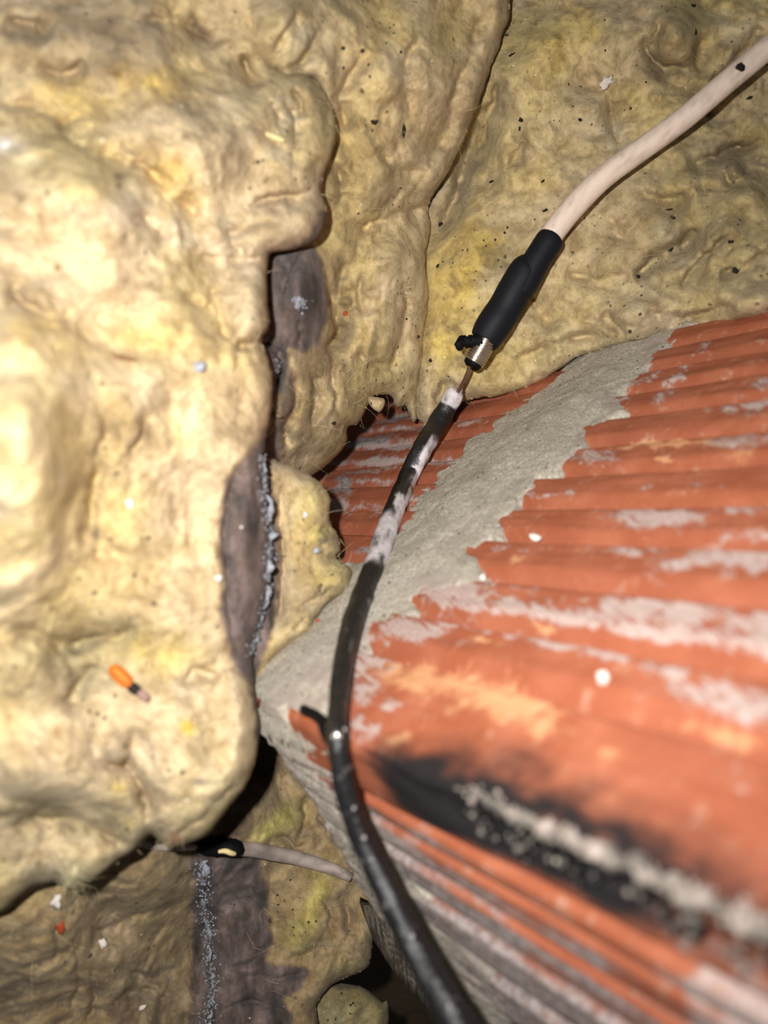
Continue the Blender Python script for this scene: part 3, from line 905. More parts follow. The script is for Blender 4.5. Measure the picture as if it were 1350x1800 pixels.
# B: the middle column behind it
B_POLY = [(412, -300), (415, 0), (430, 47), (421, 78), (446, 114), (477, 140), (508, 151), (548, 141), (550, 200), (480, 300), (400, 420), (390, 620), (400, 800), (440, 870), (520, 860), (556, 831), (577, 815), (598, 797), (611, 775), (614, 752), (629, 747), (640, 727), (645, 712), (652, 697), (676, 694), (690, 700), (694, 712), (703, 716), (713, 712), (719, 728), (727, 742), (734, 730),
          (740, 690), (742, 650), (746, 591), (753, 520), (749, 480), (751, 440), (758, 400), (752, 368), (765, 338), (790, 300), (815, 245), (842, 180), (862, 120), (885, 60), (896, 0), (915, -300)]
B_CTRL = [(450, -200, .135), (480, 50, .136), (540, 110, .141), (600, 50, .150), (650, 120, .157), (700, 0, .166), (720, 220, .174), (820, 60, .180), (780, 260, .184), (620, 300, .161), (560, 300, .153), (600, 420, .164), (680, 430, .186), (740, 400, .197), (660, 560, .192), (735, 600, .205), (525, 530, .146), (430, 530, .144), (440, 660, .144), (590, 560, .174), (490, 640, .140), (490, 700, .141), (530, 720, .151), (560, 660, .170), (500, 760, .146), (570, 760, .184), (560, 820, .205), (640, 690, .212), (720, 720, .214), (600, 780, .212)]
B_CRE = [([(600, 400), (650, 392), (700, 378), (755, 358)], 14, 5), ([(608, 430), (600, 500), (594, 560), (580, 610), (560, 640)], 16, 5), ([(566, 470), (586, 520), (584, 590), (566, 620)], 9, 4), ([(590, 280), (600, 330), (590, 380)], 12, 3), ([(640, 80), (600, 170), (610, 240)], 14, 3),
         ([(700, 470), (715, 540), (700, 600), (690, 660)], 10, 2.5), ([(640, 470), (630, 520), (640, 560)], 10, 2), ([(620, 620), (660, 640), (700, 640)], 12, 2.5), ([(510, 650), (520, 700), (500, 760), (510, 800)], 9, 3), ([(540, 640), (555, 700), (540, 770)], 9, 3), ([(580, 640), (590, 700), (575, 760)], 9, 2.5),
         ([(462, 600), (480, 610), (500, 625)], 8, 4), ([(546, 432), (520, 460), (508, 500), (497, 530)], 4, 2.5), ([(530, 20), (500, 60), (480, 110)], 10, 2), ([(560, 30), (550, 80), (530, 110), (500, 120)], 10, 2.2), ([(740, 60), (710, 120), (720, 200), (690, 260)], 18, 2), ([(660, 260), (700, 300), (760, 300)], 18, 2), ([(520, 560), (530, 590), (520, 610)], 5, 2),
         ([(840, 0), (830, 80), (800, 160), (770, 250), (740, 310)], 20, 2.2), ([(490, 615), (495, 650), (485, 690)], 8, 4)]
B_BUMP = [(500, 40, 60, 70, 0, 3), (680, 430, 50, 60, 0, 4), (660, 570, 50, 70, 0, 4), (525, 500, 34, 80, 5, 5), (700, 180, 80, 110, 20, 5), (770, 70, 60, 80, 0, 3), (690, 690, 30, 40, 0, 3), (640, 670, 30, 50, 0, 3), (600, 720, 25, 60, 10, 3), (560, 770, 30, 50, 20, 3)]
B_PAINT = [(540, 720, 60, 90, 0, (136, 118, 84), .8), (600, 500, 22, 110, 0, (140, 120, 84), .7), (690, 345, 90, 30, -15, (150, 130, 96), .7), (840, 150, 24, 110, 22, (150, 128, 92), .7), (610, 250, 24, 60, 0, (186, 160, 96), .5), (640, 60, 50, 60, 0, (210, 180, 104), .5), (790, 60, 40, 60, 0, (216, 188, 96), .5), (560, 60, 40, 80, 20, (214, 198, 160), .5), (470, 40, 30, 50, 0, (200, 184, 150), .5), (430, 8, 8, 6, 0, (224, 120, 80), .8), (447, 112, 7, 6, 0, (210, 120, 80), .7), (690, 230, 60, 70, 0, (196, 168, 116), .5), (680, 300, 80, 40, -20, (170, 148, 110), .5),  # dark brown patches along the valleys paint fold shade into the wool
           (680, 420, 45, 50, 0, (204, 182, 122), .5), (640, 620, 60, 60, 0, (190, 166, 104), .4), (540, 720, 60, 80, 0, (166, 146, 104), .5), (600, 570, 20, 80, 0, (150, 128, 84), .6), (700, 690, 50, 40, 0, (178, 162, 108), .5), (563, 640, 25, 18, 0, (130, 98, 50), .6)]
B_SOOT = [('poly', [(500, 440), (545, 425), (562, 450), (576, 500), (577, 560), (562, 600), (540, 622), (512, 612), (506, 650), (497, 690), (440, 690), (440, 440)], 1.0, 8), (500, 690, 20, 60, 0, .7), (470, 760, 30, 70, 0, .9)]
root_B = tag(empty('insulation_batt'), 'tall middle column of yellow wool with a small grey charred hole', 'insulation')
wool('wool_body', B_POLY, B_CTRL, root_B, rim=30, rim_mm=11, thick=5, bumps=B_BUMP, creases=B_CRE, paint=B_PAINT, soot=B_SOOT, noise=(3.0, 0.9, 0.22), seed=4.1, jag=3, tint=(.98, .97, .95), gain=1.7)

# C: the wide batt behind the white cable
C_POLY = [(890, -300), (872, 0), (845, 100), (808, 200), (765, 300), (738, 380), (730, 480), (733, 560), (728, 640), (724, 700), (735, 738), (743, 745), (751, 756), (762, 748), (780, 730), (800, 712), (830, 702), (862, 698), (900, 690), (945, 672), (975, 655), (995, 640), (1020, 624), (1060, 613), (1100, 604), (1150, 592), (1180, 586), (1230, 578), (1290, 566), (1350, 553), (1480, 525), (1620, 500), (1620, -300)]
C_CTRL = [(900, -200, .20), (1100, -200, .19), (1350, -200, .19), (880, 0, .198), (1000, 60, .189), (1190, 60, .183), (1350, 60, .184), (840, 250, .203), (950, 250, .192), (1100, 250, .189), (1280, 230, .187), (1400, 230, .186), (760, 400, .206), (850, 430, .194), (1000, 430, .190), (1150, 420, .184), (1300, 380, .176), (730, 560, .212), (800, 560, .198), (930, 560, .193), (1060, 540, .184), (1180, 520, .176), (1350, 480, .164), (1550, 460, .15), (740, 690, .214), (800, 670, .210), (880, 650, .205), (1000, 600, .192), (1150, 570, .178), (1350, 535, .160)]
C_CRE = [([(1132, 40), (1140, 90), (1165, 114), (1210, 116), (1228, 88), (1232, 45)], 13, 4.5), ([(1165, 35), (1150, 65), (1150, 90)], 8, 2), ([(1350, 248), (1290, 262), (1240, 280), (1200, 285)], 13, 4.5), ([(1235, 390), (1190, 430), (1140, 460), (1115, 505)], 14, 4), ([(1300, 400), (1250, 440), (1205, 490), (1200, 520)], 12, 3.5), ([(1350, 430), (1310, 470), (1260, 480)], 12, 3.5),
         ([(1265, 290), (1285, 320), (1310, 300), (1300, 275)], 8, 2.5), ([(1120, 330), (1160, 350), (1220, 340)], 14, 2.5), ([(850, 180), (830, 240), (810, 310), (790, 370), (765, 420)], 18, 4), ([(930, 240), (900, 280), (885, 310)], 12, 2.5), ([(880, 130), (860, 190), (850, 260)], 12, 2.5), ([(1070, 370), (1085, 410), (1115, 430)], 10, 2), ([(990, 480), (1050, 490), (1110, 470)], 18, 2.5), ([(870, 530), (930, 520), (960, 560), (1020, 550)], 16, 2.5),
         ([(1060, 545), (1075, 570), (1110, 590)], 10, 3), ([(900, 640), (960, 610), (1030, 590), (1080, 590)], 18, 3), ([(1000, 120), (1060, 160), (1080, 220), (1075, 260)], 16, 2.5), ([(1240, 150), (1280, 120), (1340, 40)], 16, 2.5), ([(760, 700), (775, 690), (790, 660)], 10, 2.5), ([(1130, 540), (1200, 560), (1300, 530)], 14, 2.5), ([(770, 600), (820, 620), (880, 610)], 16, 2), ([(1170, 140), (1230, 170), (1250, 230)], 16, 2)]
C_BUMP = [(1185, 65, 40, 40, 0, 5), (1200, 330, 60, 30, -20, 3), (1170, 400, 40, 25, -40, 3), (1270, 420, 40, 25, -40, 3), (1310, 340, 40, 30, 0, 3), (830, 470, 60, 90, 10, 3), (940, 150, 70, 90, 10, 3), (1080, 80, 60, 80, 0, 2), (980, 600, 60, 30, -15, 3), (1130, 550, 45, 25, 0, 3), (830, 660, 60, 35, 0, 3), (752, 700, 20, 40, 0, 3), (1290, 296, 14, 14, 0, 2), (1300, 520, 60, 25, 0, 2)]
C_PAINT = [(1280, 330, 150, 180, 0, (150, 136, 104), .6), (830, 250, 30, 130, 20, (150, 132, 96), .7), (740, 520, 20, 120, 0, (150, 132, 90), .6), (1180, 110, 60, 30, 0, (140, 122, 88), .6), (825, 430, 45, 40, 0, (222, 190, 84), .75), (800, 500, 50, 50, 0, (218, 188, 92), .7), (780, 610, 40, 30, 0, (222, 198, 84), .7), (760, 560, 30, 40, 0, (206, 180, 96), .5), (1000, 60, 60, 40, 0, (218, 190, 100), .6), (880, 200, 40, 60, 0, (200, 178, 120), .5), (940, 200, 50, 60, 0, (214, 192, 126), .5), (1110, 440, 120, 40, -30, (166, 146, 96), .5), (1280, 200, 90, 70, 0, (158, 140, 104), .5),  # fold shade and the dimmer right side painted in, beside yellow and grey wool
           (1260, 420, 120, 100, 0, (150, 134, 92), .5), (1100, 520, 80, 30, -10, (184, 166, 110), .4), (1000, 560, 40, 20, -20, (196, 170, 92), .5), (1095, 535, 8, 5, 0, (190, 150, 40), .9), (930, 620, 70, 30, 0, (186, 168, 100), .5), (820, 660, 60, 30, 0, (190, 172, 104), .5), (1060, 590, 50, 20, 0, (160, 146, 100), .5), (1110, 500, 50, 20, -40, (206, 190, 150), .5), (1190, 580, 60, 14, -10, (150, 136, 104), .5),
           (1330, 240, 40, 30, 0, (170, 148, 70), .5), (1200, 60, 50, 50, 0, (180, 160, 110), .5), (960, 490, 60, 60, 0, (206, 182, 126), .4), (1010, 400, 60, 40, 0, (196, 174, 126), .4), (860, 640, 16, 10, 0, (190, 140, 60), .4)]
root_C = tag(empty('insulation_batt'), 'wide speckled yellow wool behind the white cable, resting on the blocks', 'insulation')
wool('wool_body', C_POLY, C_CTRL, root_C, rim=26, rim_mm=7, thick=6, bumps=C_BUMP, creases=C_CRE, paint=C_PAINT, noise=(4.2, 1.1, 0.24), seed=7.7, jag=3, tint=(.97, .97, .95), gain=1.9)

# D: the lobe pressed on the mortar
D_POLY = [(400, 795), (460, 803), (502, 815), (538, 830), (560, 848), (579, 878), (580, 911), (593, 942), (597, 967), (591, 980), (612, 997), (618, 1017), (609, 1040), (577, 1059), (556, 1089), (551, 1108), (515, 1133), (482, 1158), (464, 1186), (450, 1200), (405, 1190), (400, 1080), (395, 980), (395, 880)]
D_CTRL = [(460, 820, .144), (420, 900, .146), (420, 1050, .145), (415, 1150, .144), (470, 900, .1435), (470, 1000, .1425), (520, 840, .150), (560, 880, .156), (500, 950, .146), (580, 960, .156), (600, 1020, .152), (530, 1050, .145), (480, 1100, .141), (520, 1110, .142), (460, 1170, .140)]
D_CRE = [([(500, 830), (492, 900), (498, 980), (490, 1060), (478, 1120)], 7, 2.2), ([(560, 950), (575, 975), (595, 985)], 7, 2), ([(520, 1070), (560, 1050), (590, 1030)], 8, 2), ([(510, 1110), (540, 1080)], 6, 1.5), ([(560, 940), (570, 930), (585, 945)], 6, 2)]
D_PAINT = [(545, 890, 40, 50, 20, (206, 190, 110), .6), (530, 960, 30, 40, 0, (214, 184, 120), .5), (585, 1010, 30, 22, 0, (212, 198, 120), .5), (560, 935, 14, 14, 0, (214, 200, 70), .6), (572, 950, 12, 8, 0, (70, 66, 62), .7), (530, 1080, 50, 40, -30, (158, 140, 96), .6), (500, 1130, 40, 30, -40, (176, 152, 92), .5), (570, 1045, 14, 10, 0, (110, 96, 60), .6)]
root_D = tag(empty('insulation_batt'), 'small ragged lobe of wool lying on the grey mortar beside the slit', 'insulation')
wool('wool_body', D_POLY, D_CTRL, root_D, rim=26, rim_mm=9, thick=8, step=2.0, creases=D_CRE, paint=D_PAINT, bumps=[(550, 890, 30, 40, 0, 3), (590, 1015, 22, 20, 0, 3), (520, 960, 30, 60, 0, 2)],
     soot=[('poly', [(440, 780), (474, 800), (482, 850), (490, 900), (496, 960), (494, 1040), (482, 1100), (462, 1160), (430, 1200)], 1.0, 9)], noise=(1.4, 0.6, 0.2), seed=2.9, jag=4, tint=(.84, .82, .82))

# E: the far batt below
E_POLY = [(-320, 1440), (0, 1420), (200, 1350), (380, 1240), (440, 1230), (470, 1270), (500, 1310), (530, 1350), (560, 1390), (600, 1450), (640, 1520), (665, 1570), (668, 1620), (655, 1650), (652, 1692), (636, 1706), (600, 1722), (575, 1740), (556, 1775), (560, 1830), (560, 2300), (-320, 2300)]
E_CTRL = [(0, 1620, .134), (100, 1600, .136), (200, 1550, .140), (270, 1520, .147), (350, 1520, .162), (420, 1430, .166), (-150, 1650, .132), (100, 1500, .138), (0, 1540, .135), (-250, 1500, .14), (0, 1500, .14), (200, 1450, .15), (450, 1300, .195), (520, 1400, .192), (590, 1470, .192), (640, 1560, .190), (640, 1670, .188), (560, 1560, .186), (500, 1640, .185), (420, 1600, .190), (350, 1650, .190), (200, 1600, .172), (0, 1680, .145), (0, 1800, .155), (-250, 1900, .15), (150, 1800, .166), (380, 1780, .180), (520, 1760, .180), (400, 2000, .17), (100, 2000, .16)]
E_CRE = [([(540, 1390), (535, 1440), (520, 1490)], 9, 3), ([(470, 1470), (500, 1475), (520, 1490), (545, 1480)], 7, 3), ([(550, 1430), (580, 1450), (590, 1490)], 9, 2.5), ([(360, 1500), (364, 1560), (360, 1610), (372, 1660), (370, 1710), (376, 1760), (366, 1830)], 9, 5), ([(400, 1700), (440, 1690), (480, 1650)], 10, 3), ([(380, 1750), (430, 1720), (500, 1720), (560, 1700)], 10, 3),
         ([(390, 1780), (440, 1760), (520, 1790)], 10, 3), ([(470, 1520), (478, 1580), (482, 1650), (470, 1700)], 7, 2), ([(340, 1510), (333, 1600), (336, 1700), (340, 1790)], 7, 2), ([(120, 1640), (200, 1630), (260, 1600), (330, 1600)], 12, 3), ([(200, 1700), (260, 1715), (330, 1690)], 10, 3), ([(130, 1650), (140, 1720), (120, 1790)], 8, 2.5), ([(160, 1680), (165, 1750), (150, 1800)], 8, 2.5), ([(60, 1600), (100, 1640), (90, 1700)], 12, 2.5),
         ([(540, 1560), (580, 1600), (560, 1660), (500, 1690)], 9, 2.5), ([(600, 1560), (615, 1620), (600, 1690)], 9, 2.5), ([(190, 1770), (240, 1740), (300, 1760)], 10, 2.5), ([(20, 1700), (60, 1760), (40, 1800)], 10, 2)]
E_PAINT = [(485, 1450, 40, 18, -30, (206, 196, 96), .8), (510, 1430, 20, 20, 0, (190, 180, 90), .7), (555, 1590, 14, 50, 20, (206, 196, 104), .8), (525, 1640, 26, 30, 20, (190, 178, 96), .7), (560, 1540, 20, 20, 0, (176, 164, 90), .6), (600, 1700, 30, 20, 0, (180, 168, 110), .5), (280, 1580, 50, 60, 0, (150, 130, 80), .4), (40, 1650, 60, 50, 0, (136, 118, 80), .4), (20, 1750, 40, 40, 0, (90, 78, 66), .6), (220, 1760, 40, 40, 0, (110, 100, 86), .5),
           (360, 1480, 40, 14, 0, (40, 34, 26), .9), (330, 1480, 30, 8, 0, (60, 50, 40), .7), (420, 1400, 40, 50, 0, (120, 106, 84), .5)]  # last patch paints in shade beneath the near lump
E_SOOT_SHADE = [('poly', [(338, 1500), (450, 1503), (462, 1535), (474, 1560), (474, 1610), (482, 1660), (470, 1690), (540, 1700), (530, 1740), (500, 1760), (520, 1800), (560, 2000), (320, 2000), (334, 1760), (330, 1690), (336, 1640), (330, 1590), (340, 1550)], 1.0, 8), (470, 1340, 30, 50, 30, .6), (410, 1440, 30, 50, 20, .7), (215, 1780, 30, 30, 0, .6)]  # char of the slit; patches under the near lump paint its cast shadow
root_E = tag(empty('insulation_batt'), 'dim brownish wool at the bottom, behind the near lump, with a charred slit', 'insulation')
wool('wool_body', E_POLY, E_CTRL, root_E, rim=30, rim_mm=9, thick=14, creases=E_CRE, paint=E_PAINT, soot=E_SOOT_SHADE, noise=(2.6, 1.2, 0.3), seed=5.5, jag=4, yel=-0.5, tint=(.58, .53, .47), bumps=[(420, 1600, 45, 60, 0, 3), (430, 1690, 40, 20, 0, 2), (500, 1440, 40, 40, 0, 3), (560, 1620, 40, 60, 0, 3), (620, 1660, 30, 40, 0, 3)])  # tint puts shade and distance dimming into the colour of dirtier, browner wool

# G: clump at the very bottom
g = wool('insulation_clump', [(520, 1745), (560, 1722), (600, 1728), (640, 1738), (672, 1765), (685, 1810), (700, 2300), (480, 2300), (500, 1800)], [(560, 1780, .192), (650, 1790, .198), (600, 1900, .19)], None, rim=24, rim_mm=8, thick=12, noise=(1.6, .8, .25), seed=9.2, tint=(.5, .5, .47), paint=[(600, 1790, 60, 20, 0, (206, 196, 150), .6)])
tag(g, 'pale wool clump at the bottom below the charred slit, beside the black cable', 'insulation')

# loose tuft at the gap
g = wool('wool_tuft', [(645, 697), (660, 698), (676, 702), (675, 715), (668, 724), (660, 722), (650, 712)], [(660, 710, .196)], None, rim=12, rim_mm=4, thick=5, step=1.0, noise=(.6, .3, .1), seed=3.3, jag=1, tint=(1.05, 1.05, 1.0))
tag(g, 'tiny loose wool tuft hanging over the dark gap above the blocks', 'tuft')

def fibres(root, spots, n, seed, rad=(.025, .05), length=(2, 7), lift=1.0, tone='fibre'):
    """stray wool hairs: one mesh of thin bent three-sided strands"""
    r = np.random.RandomState(seed)
    V, Fc = [], []
    for k in range(n):
        cx, cy, sx, sy, which = spots[r.randint(len(spots))]
        x_, y_ = cx + r.normal() * sx, cy + r.normal() * sy
        z = wool_z(x_, y_, which)
        if z > 1: continue
        p = W(x_, y_, z)
        L = r.uniform(*length) * .001
        d = r.normal(size=3); d[1] = -abs(d[1]) * .5 * lift; d /= np.linalg.norm(d)
        bend = r.normal(size=3) * .6; bend[1] = abs(bend[1]) * .4
        R = r.uniform(*rad) * .001
        t = np.linspace(0, 1, 6)[:, None]
        C_ = p + d * L * t + bend * L * t * t * .6
        T_ = np.gradient(C_, axis=0); T_ /= np.linalg.norm(T_, axis=1)[:, None]
        n1 = np.cross(T_, r.normal(size=3)); n1 /= np.linalg.norm(n1, axis=1)[:, None]
        n2 = np.cross(T_, n1)
        w = R * (1 - .7 * t)
        ring = np.stack([C_ + w * (math.cos(a) * n1 + math.sin(a) * n2) for a in (0, 2.094, 4.189)], 1)
        b0 = 18 * len(V)
        i = b0 + np.arange(18).reshape(6, 3)
        Fc.append(np.stack([i[:-1], np.roll(i, -1, 1)[:-1], np.roll(i, -1, 1)[1:], i[1:]], -1).reshape(-1, 4))
        V.append(ring.reshape(-1, 3))
    o = mesh_obj('loose_fibres', np.concatenate(V), np.concatenate(Fc), M[tone], root)
    o['kind'] = 'stuff'


M['fibre'] = mat_plain('wool_fibre', lin(226, 214, 170), 0.8, 0.2, bs=0)
fibres(root_A, [(130, 1545, 14, 12, 0)] * 3 + [(300, 1460, 60, 25, 0), (520, 240, 40, 90, 0), (440, 560, 30, 60, 0), (200, 1500, 60, 20, 0)], 200, 11, (.02, .05), (1, 3.5))
fibres(root_B, [(680, 700, 45, 25, 1), (560, 720, 50, 60, 1), (680, 420, 50, 60, 1), (700, 200, 90, 120, 1)], 260, 12, (.02, .04))
fibres(root_C, [(1000, 300, 220, 220, 2), (900, 650, 120, 30, 2), (1200, 480, 120, 70, 2), (760, 720, 20, 20, 2)], 320, 13, (.02, .04))
fibres(root_D, [(590, 1000, 16, 30, 3), (540, 900, 30, 40, 3), (520, 1110, 30, 25, 3)], 120, 14, (.02, .05), (1.5, 4))
fibres(root_E, [(200, 1680, 180, 90, 4), (560, 1600, 60, 80, 4)], 160, 15, (.02, .04))

# ------------------------------------------------------------------ tubes
def tube(name, pts, mat, parent=None, seg=20, sub=8, colf=None, radf=None, caps=True):
    """pts: (px, py, Z, width in px); the tube is round and as wide as it looks at its distance"""
    P = smooth_poly(pts, sub, False)
    C = W(P[:, 0], P[:, 1], P[:, 2])
    R = P[:, 3] * P[:, 2] / F / 2
    n = len(C)
    T = np.gradient(C, axis=0); T /= np.linalg.norm(T, axis=1)[:, None]
    up = np.array([0, 1.0, 0])
    N1 = np.cross(T, up); N1 /= np.linalg.norm(N1, axis=1)[:, None]
    N2 = np.cross(N1, T)
    th = np.linspace(0, 2 * math.pi, seg, endpoint=False)
    tt = np.linspace(0, 1, n)
    TT, TH = np.meshgrid(tt, th, indexing='ij')
    arc = np.concatenate([[0], np.cumsum(np.linalg.norm(np.diff(C, axis=0), axis=1))])
    RR = R[:, None] * np.ones_like(TH)
    if radf is not None: RR = RR * radf(TT, TH, arc[:, None] * np.ones_like(TH))
    V = C[:, None] + RR[..., None] * (np.cos(TH)[..., None] * N1[:, None] + np.sin(TH)[..., None] * N2[:, None])
    idx = np.arange(n * seg).reshape(n, seg)
    q = np.stack([idx[:-1], np.roll(idx, -1, 1)[:-1], np.roll(idx, -1, 1)[1:], idx[1:]], -1).reshape(-1, 4)
    fs = [q]
    if caps: fs += [list(idx[0][::-1]), list(idx[-1])]
    cc = None
    if colf is not None:
        px = np.repeat(P[:, 0], seg); py = np.repeat(P[:, 1], seg)
        cc = colf(TT.ravel(), TH.ravel(), px, py)
    return mesh_obj(name, V.reshape(-1, 3), fs, mat, parent, colors=cc)


def blob(name, px, py, Z, sx, sy, sz, mat, parent=None, rough=0.25, seed=0.0, ang=0.0, seg=12, col_=None):
    """an irregular grain; sizes in millimetres"""
    u = np.linspace(0, math.pi, seg // 2 + 2)[1:-1]
    v = np.linspace(0, 2 * math.pi, seg, endpoint=False)
    U, Vv = np.meshgrid(u, v, indexing='ij')
    D = np.stack([np.sin(U) * np.cos(Vv), np.cos(U), np.sin(U) * np.sin(Vv)], -1).reshape(-1, 3)
    D = np.concatenate([D, [[0, 1, 0], [0, -1, 0]]])
    r = 1 + rough * 1.6 * fbm(D * 1.3 + seed * 3.1 + 50, 2)
    L = D * r[:, None] * np.array([sx, sy, sz]) * 0.0005
    a = -math.radians(ang)
    L = np.stack([L[:, 0] * math.cos(a) - L[:, 2] * math.sin(a), L[:, 1], L[:, 0] * math.sin(a) + L[:, 2] * math.cos(a)], 1)
    V = W(px, py, Z) + L
    nu_, nv = U.shape
    idx = np.arange(nu_ * nv).reshape(nu_, nv)
    q = np.stack([idx[:-1], np.roll(idx, -1, 1)[:-1], np.roll(idx, -1, 1)[1:], idx[1:]], -1).reshape(-1, 4)
    top, bot = nu_ * nv, nu_ * nv + 1
    t1 = np.stack([np.full(nv, top), np.roll(idx[0], -1), idx[0]], -1)
    t2 = np.stack([np.full(nv, bot), idx[-1], np.roll(idx[-1], -1)], -1)
    cc = None if col_ is None else np.tile(np.array(col_), (len(V), 1))
    return mesh_obj(name, V, [q, t1, t2], mat, parent, colors=cc)


# ------------------------------------------------------------------ the cable
cable = tag(empty('coaxial_cable'), 'white cable joined by a black sleeve and threaded connector to a charred black cable', 'cable')
def white_col(t, th, px, py):
    q = np.stack([px / 60, py / 60, 1.5 * np.cos(th)], 1)
    n_ = fbm(q * 1.6, 5, .65)
    c = np.array(lin(228, 208, 192)) * np.ones((len(t), 1))
    c = c + (np.array(lin(150, 130, 112)) - c) * (0.4 * sstep(0.0, 0.9, n_ + 0.2 * (px > 1100)))[:, None]
    return c
tube('white_sheath', [(1500, -45, .160, 40), (1400, 42, .163, 40), (1350, 84, .165, 40), (1280, 142, .168, 40), (1200, 210, .171, 40), (1120, 268, .174, 40), (1060, 312, .176, 41), (1010, 362, .178, 42), (975, 405, .179, 42), (955, 440, .180, 42)], M['sheath'], cable, colf=white_col)
sl = tube('heat_shrink_sleeve', [(968, 420, .1795, 47), (964, 426, .1795, 50), (945, 455, .180, 49), (925, 490, .181, 52), (912, 512, .1815, 50)], M['rubber'], cable, seg=24)
tube('heat_shrink_sleeve', [(932, 468, .1808, 40), (926, 474, .181, 58), (905, 510, .182, 61), (888, 540, .183, 60), (874, 562, .1835, 62), (862, 580, .184, 60), (853, 597, .1845, 54), (851, 600, .1845, 44)], M['rubber'], cable, seg=24)
fl = tube('torn_flap', [(846, 598, .1835, 26), (830, 600, .1835, 22), (815, 601, .1835, 20), (808, 602, .1835, 22), (802, 599, .1835, 14)], M['black'], sl, seg=12, radf=lambda t, th, s: 1 + 0.5 * np.sin(th * 3 + s * 4000) * t)
tube('torn_flap', [(808, 604, .1835, 10), (804, 608, .1835, 7), (803, 613, .1835, 3)], M['black'], sl, seg=8)
def thread(t, th, s): return 1 + 0.05 * np.sin(s * 2 * math.pi / 0.00062 + th)
cn = tube('threaded_connector', [(858, 590, .1845, 36), (846, 612, .185, 40), (832, 636, .1855, 40)], M['nickel'], cable, seg=32, sub=60, radf=thread)
tube('connector_mouth', [(834, 633, .1855, 34), (829, 642, .1857, 30), (827, 645, .1857, 22)], M['black'], cn, seg=20)
tube('wire_core', [(827, 640, .1858, 7), (820, 660, .188, 7), (810, 680, .191, 7), (800, 698, .194, 7)], M['copper'], cable, seg=10)


def tz(px, py, gap): return float(topZ(px, py)) - gap
def lz(px, py, gap): return float(lowZ(px, py)) - gap


BLK = [(804, 686, .1935, 22), (800, 692, .194, 32), (786, 716, .196, 34), (766, 750, .195, 36), (742, 790, .1885, 36), (720, 834, tz(720, 834, .006), 35), (700, 880, tz(700, 880, .0055), 36), (680, 932, tz(680, 932, .005), 38), (657, 1000, tz(657, 1000, .005), 40), (640, 1042, tz(640, 1042, .005), 40), (624, 1084, tz(624, 1084, .005), 40),
       (611, 1130, tz(611, 1130, .005), 39), (602, 1180, tz(602, 1180, .005), 38), (595, 1240, tz(595, 1240, .005), 37), (593, 1290, tz(593, 1290, .005), 38), (600, 1350, .1095, 39), (612, 1405, .110, 40), (632, 1465, .110, 42), (662, 1530, .109, 45), (694, 1596, .107, 47), (724, 1656, .105, 50), (756, 1716, .102, 55), (790, 1776, .099, 60), (830, 1850, .096, 64), (880, 1950, .092, 66)]


def char_col(t, th, px, py):
    q = np.stack([px / 22, py / 22, 1.4 * np.cos(th)], 1)
    n_ = fbm(q, 4)
    k = np.array(lin(26, 25, 27)) * np.ones((len(t), 1))
    ashc = np.array(lin(214, 206, 210))
    right = np.cos(th)
    m = np.zeros(len(t))
    m = np.maximum(m, sstep(722, 700, py))
    m = np.maximum(m, sstep(760, 790, py) * sstep(1010, 985, py) * sstep(-0.2, 0.45, right * np.sign(right.mean() + 1) + 0.0 + 0.7 * n_))
    m = np.maximum(m, sstep(900, 930, py) * sstep(1015, 985, py) * 0.95)
    m = sstep(.1, .85, np.clip(m * (0.8 + 0.9 * n_), 0, 1))
    k = k + (ashc - k) * m[:, None]
    dots = sstep(0.55, 0.8, fbm(q * 0.9 + 40, 3)) * (py > 1040)
    k = k + (np.array(lin(120, 116, 116)) - k) * (0.6 * dots)[:, None]
    return k


ch = tube('charred_sheath', BLK, M['char'], cable, seg=28, sub=16, colf=char_col, radf=lambda t, th, s: 1 + 0.10 * fbm(np.stack([s.ravel() * 260, np.cos(th.ravel()), np.sin(th.ravel())], 1), 3).reshape(t.shape))
tube('frayed_tip', [(800, 700, .1935, 18), (806, 690, .193, 12), (812, 683, .1925, 4)], M['ash'], ch, seg=8)
tube('frayed_tip', [(796, 700, .1935, 16), (797, 690, .193, 10), (796, 683, .1928, 4)], M['ash'], ch, seg=8)
tube('melted_stub', [(594, 1312, .1105, 30), (584, 1292, .112, 34), (570, 1272, .115, 26), (554, 1257, .118, 17), (540, 1250, .1195, 16), (532, 1247, .120, 19), (527, 1246, .120, 10)], M['black'], ch, seg=16, radf=lambda t, th, s: 1 + 0.12 * np.sin(th * 2 + s * 900))
for (x, y, s, dz) in ((592, 1298, 1.5, .0022), (603, 1221, .9, .002), (606, 1283, 1.0, .002), (640, 1473, 1.0, .002), (622, 1421, .8, .002), (724, 1646, 1.2, .0022), (790, 1770, 1.2, .0022), (654, 1512, .7, .002)):
    P = np.array(BLK); k = np.argmin(np.hypot(P[:, 0] - x, P[:, 1] - y))
    zz = np.interp(y, P[:, 1], P[:, 2])
    rr_ = np.interp(y, P[:, 1], P[:, 3]) * zz / F / 2
    blob('melted_bead', x, y, zz - rr_ * 0.96, (s if x == 592 else s * .6), s * .4, (s * 1.25 if x == 592 else s * .7), M['bead' if x == 592 else 'dull'], ch, 0.1, x)

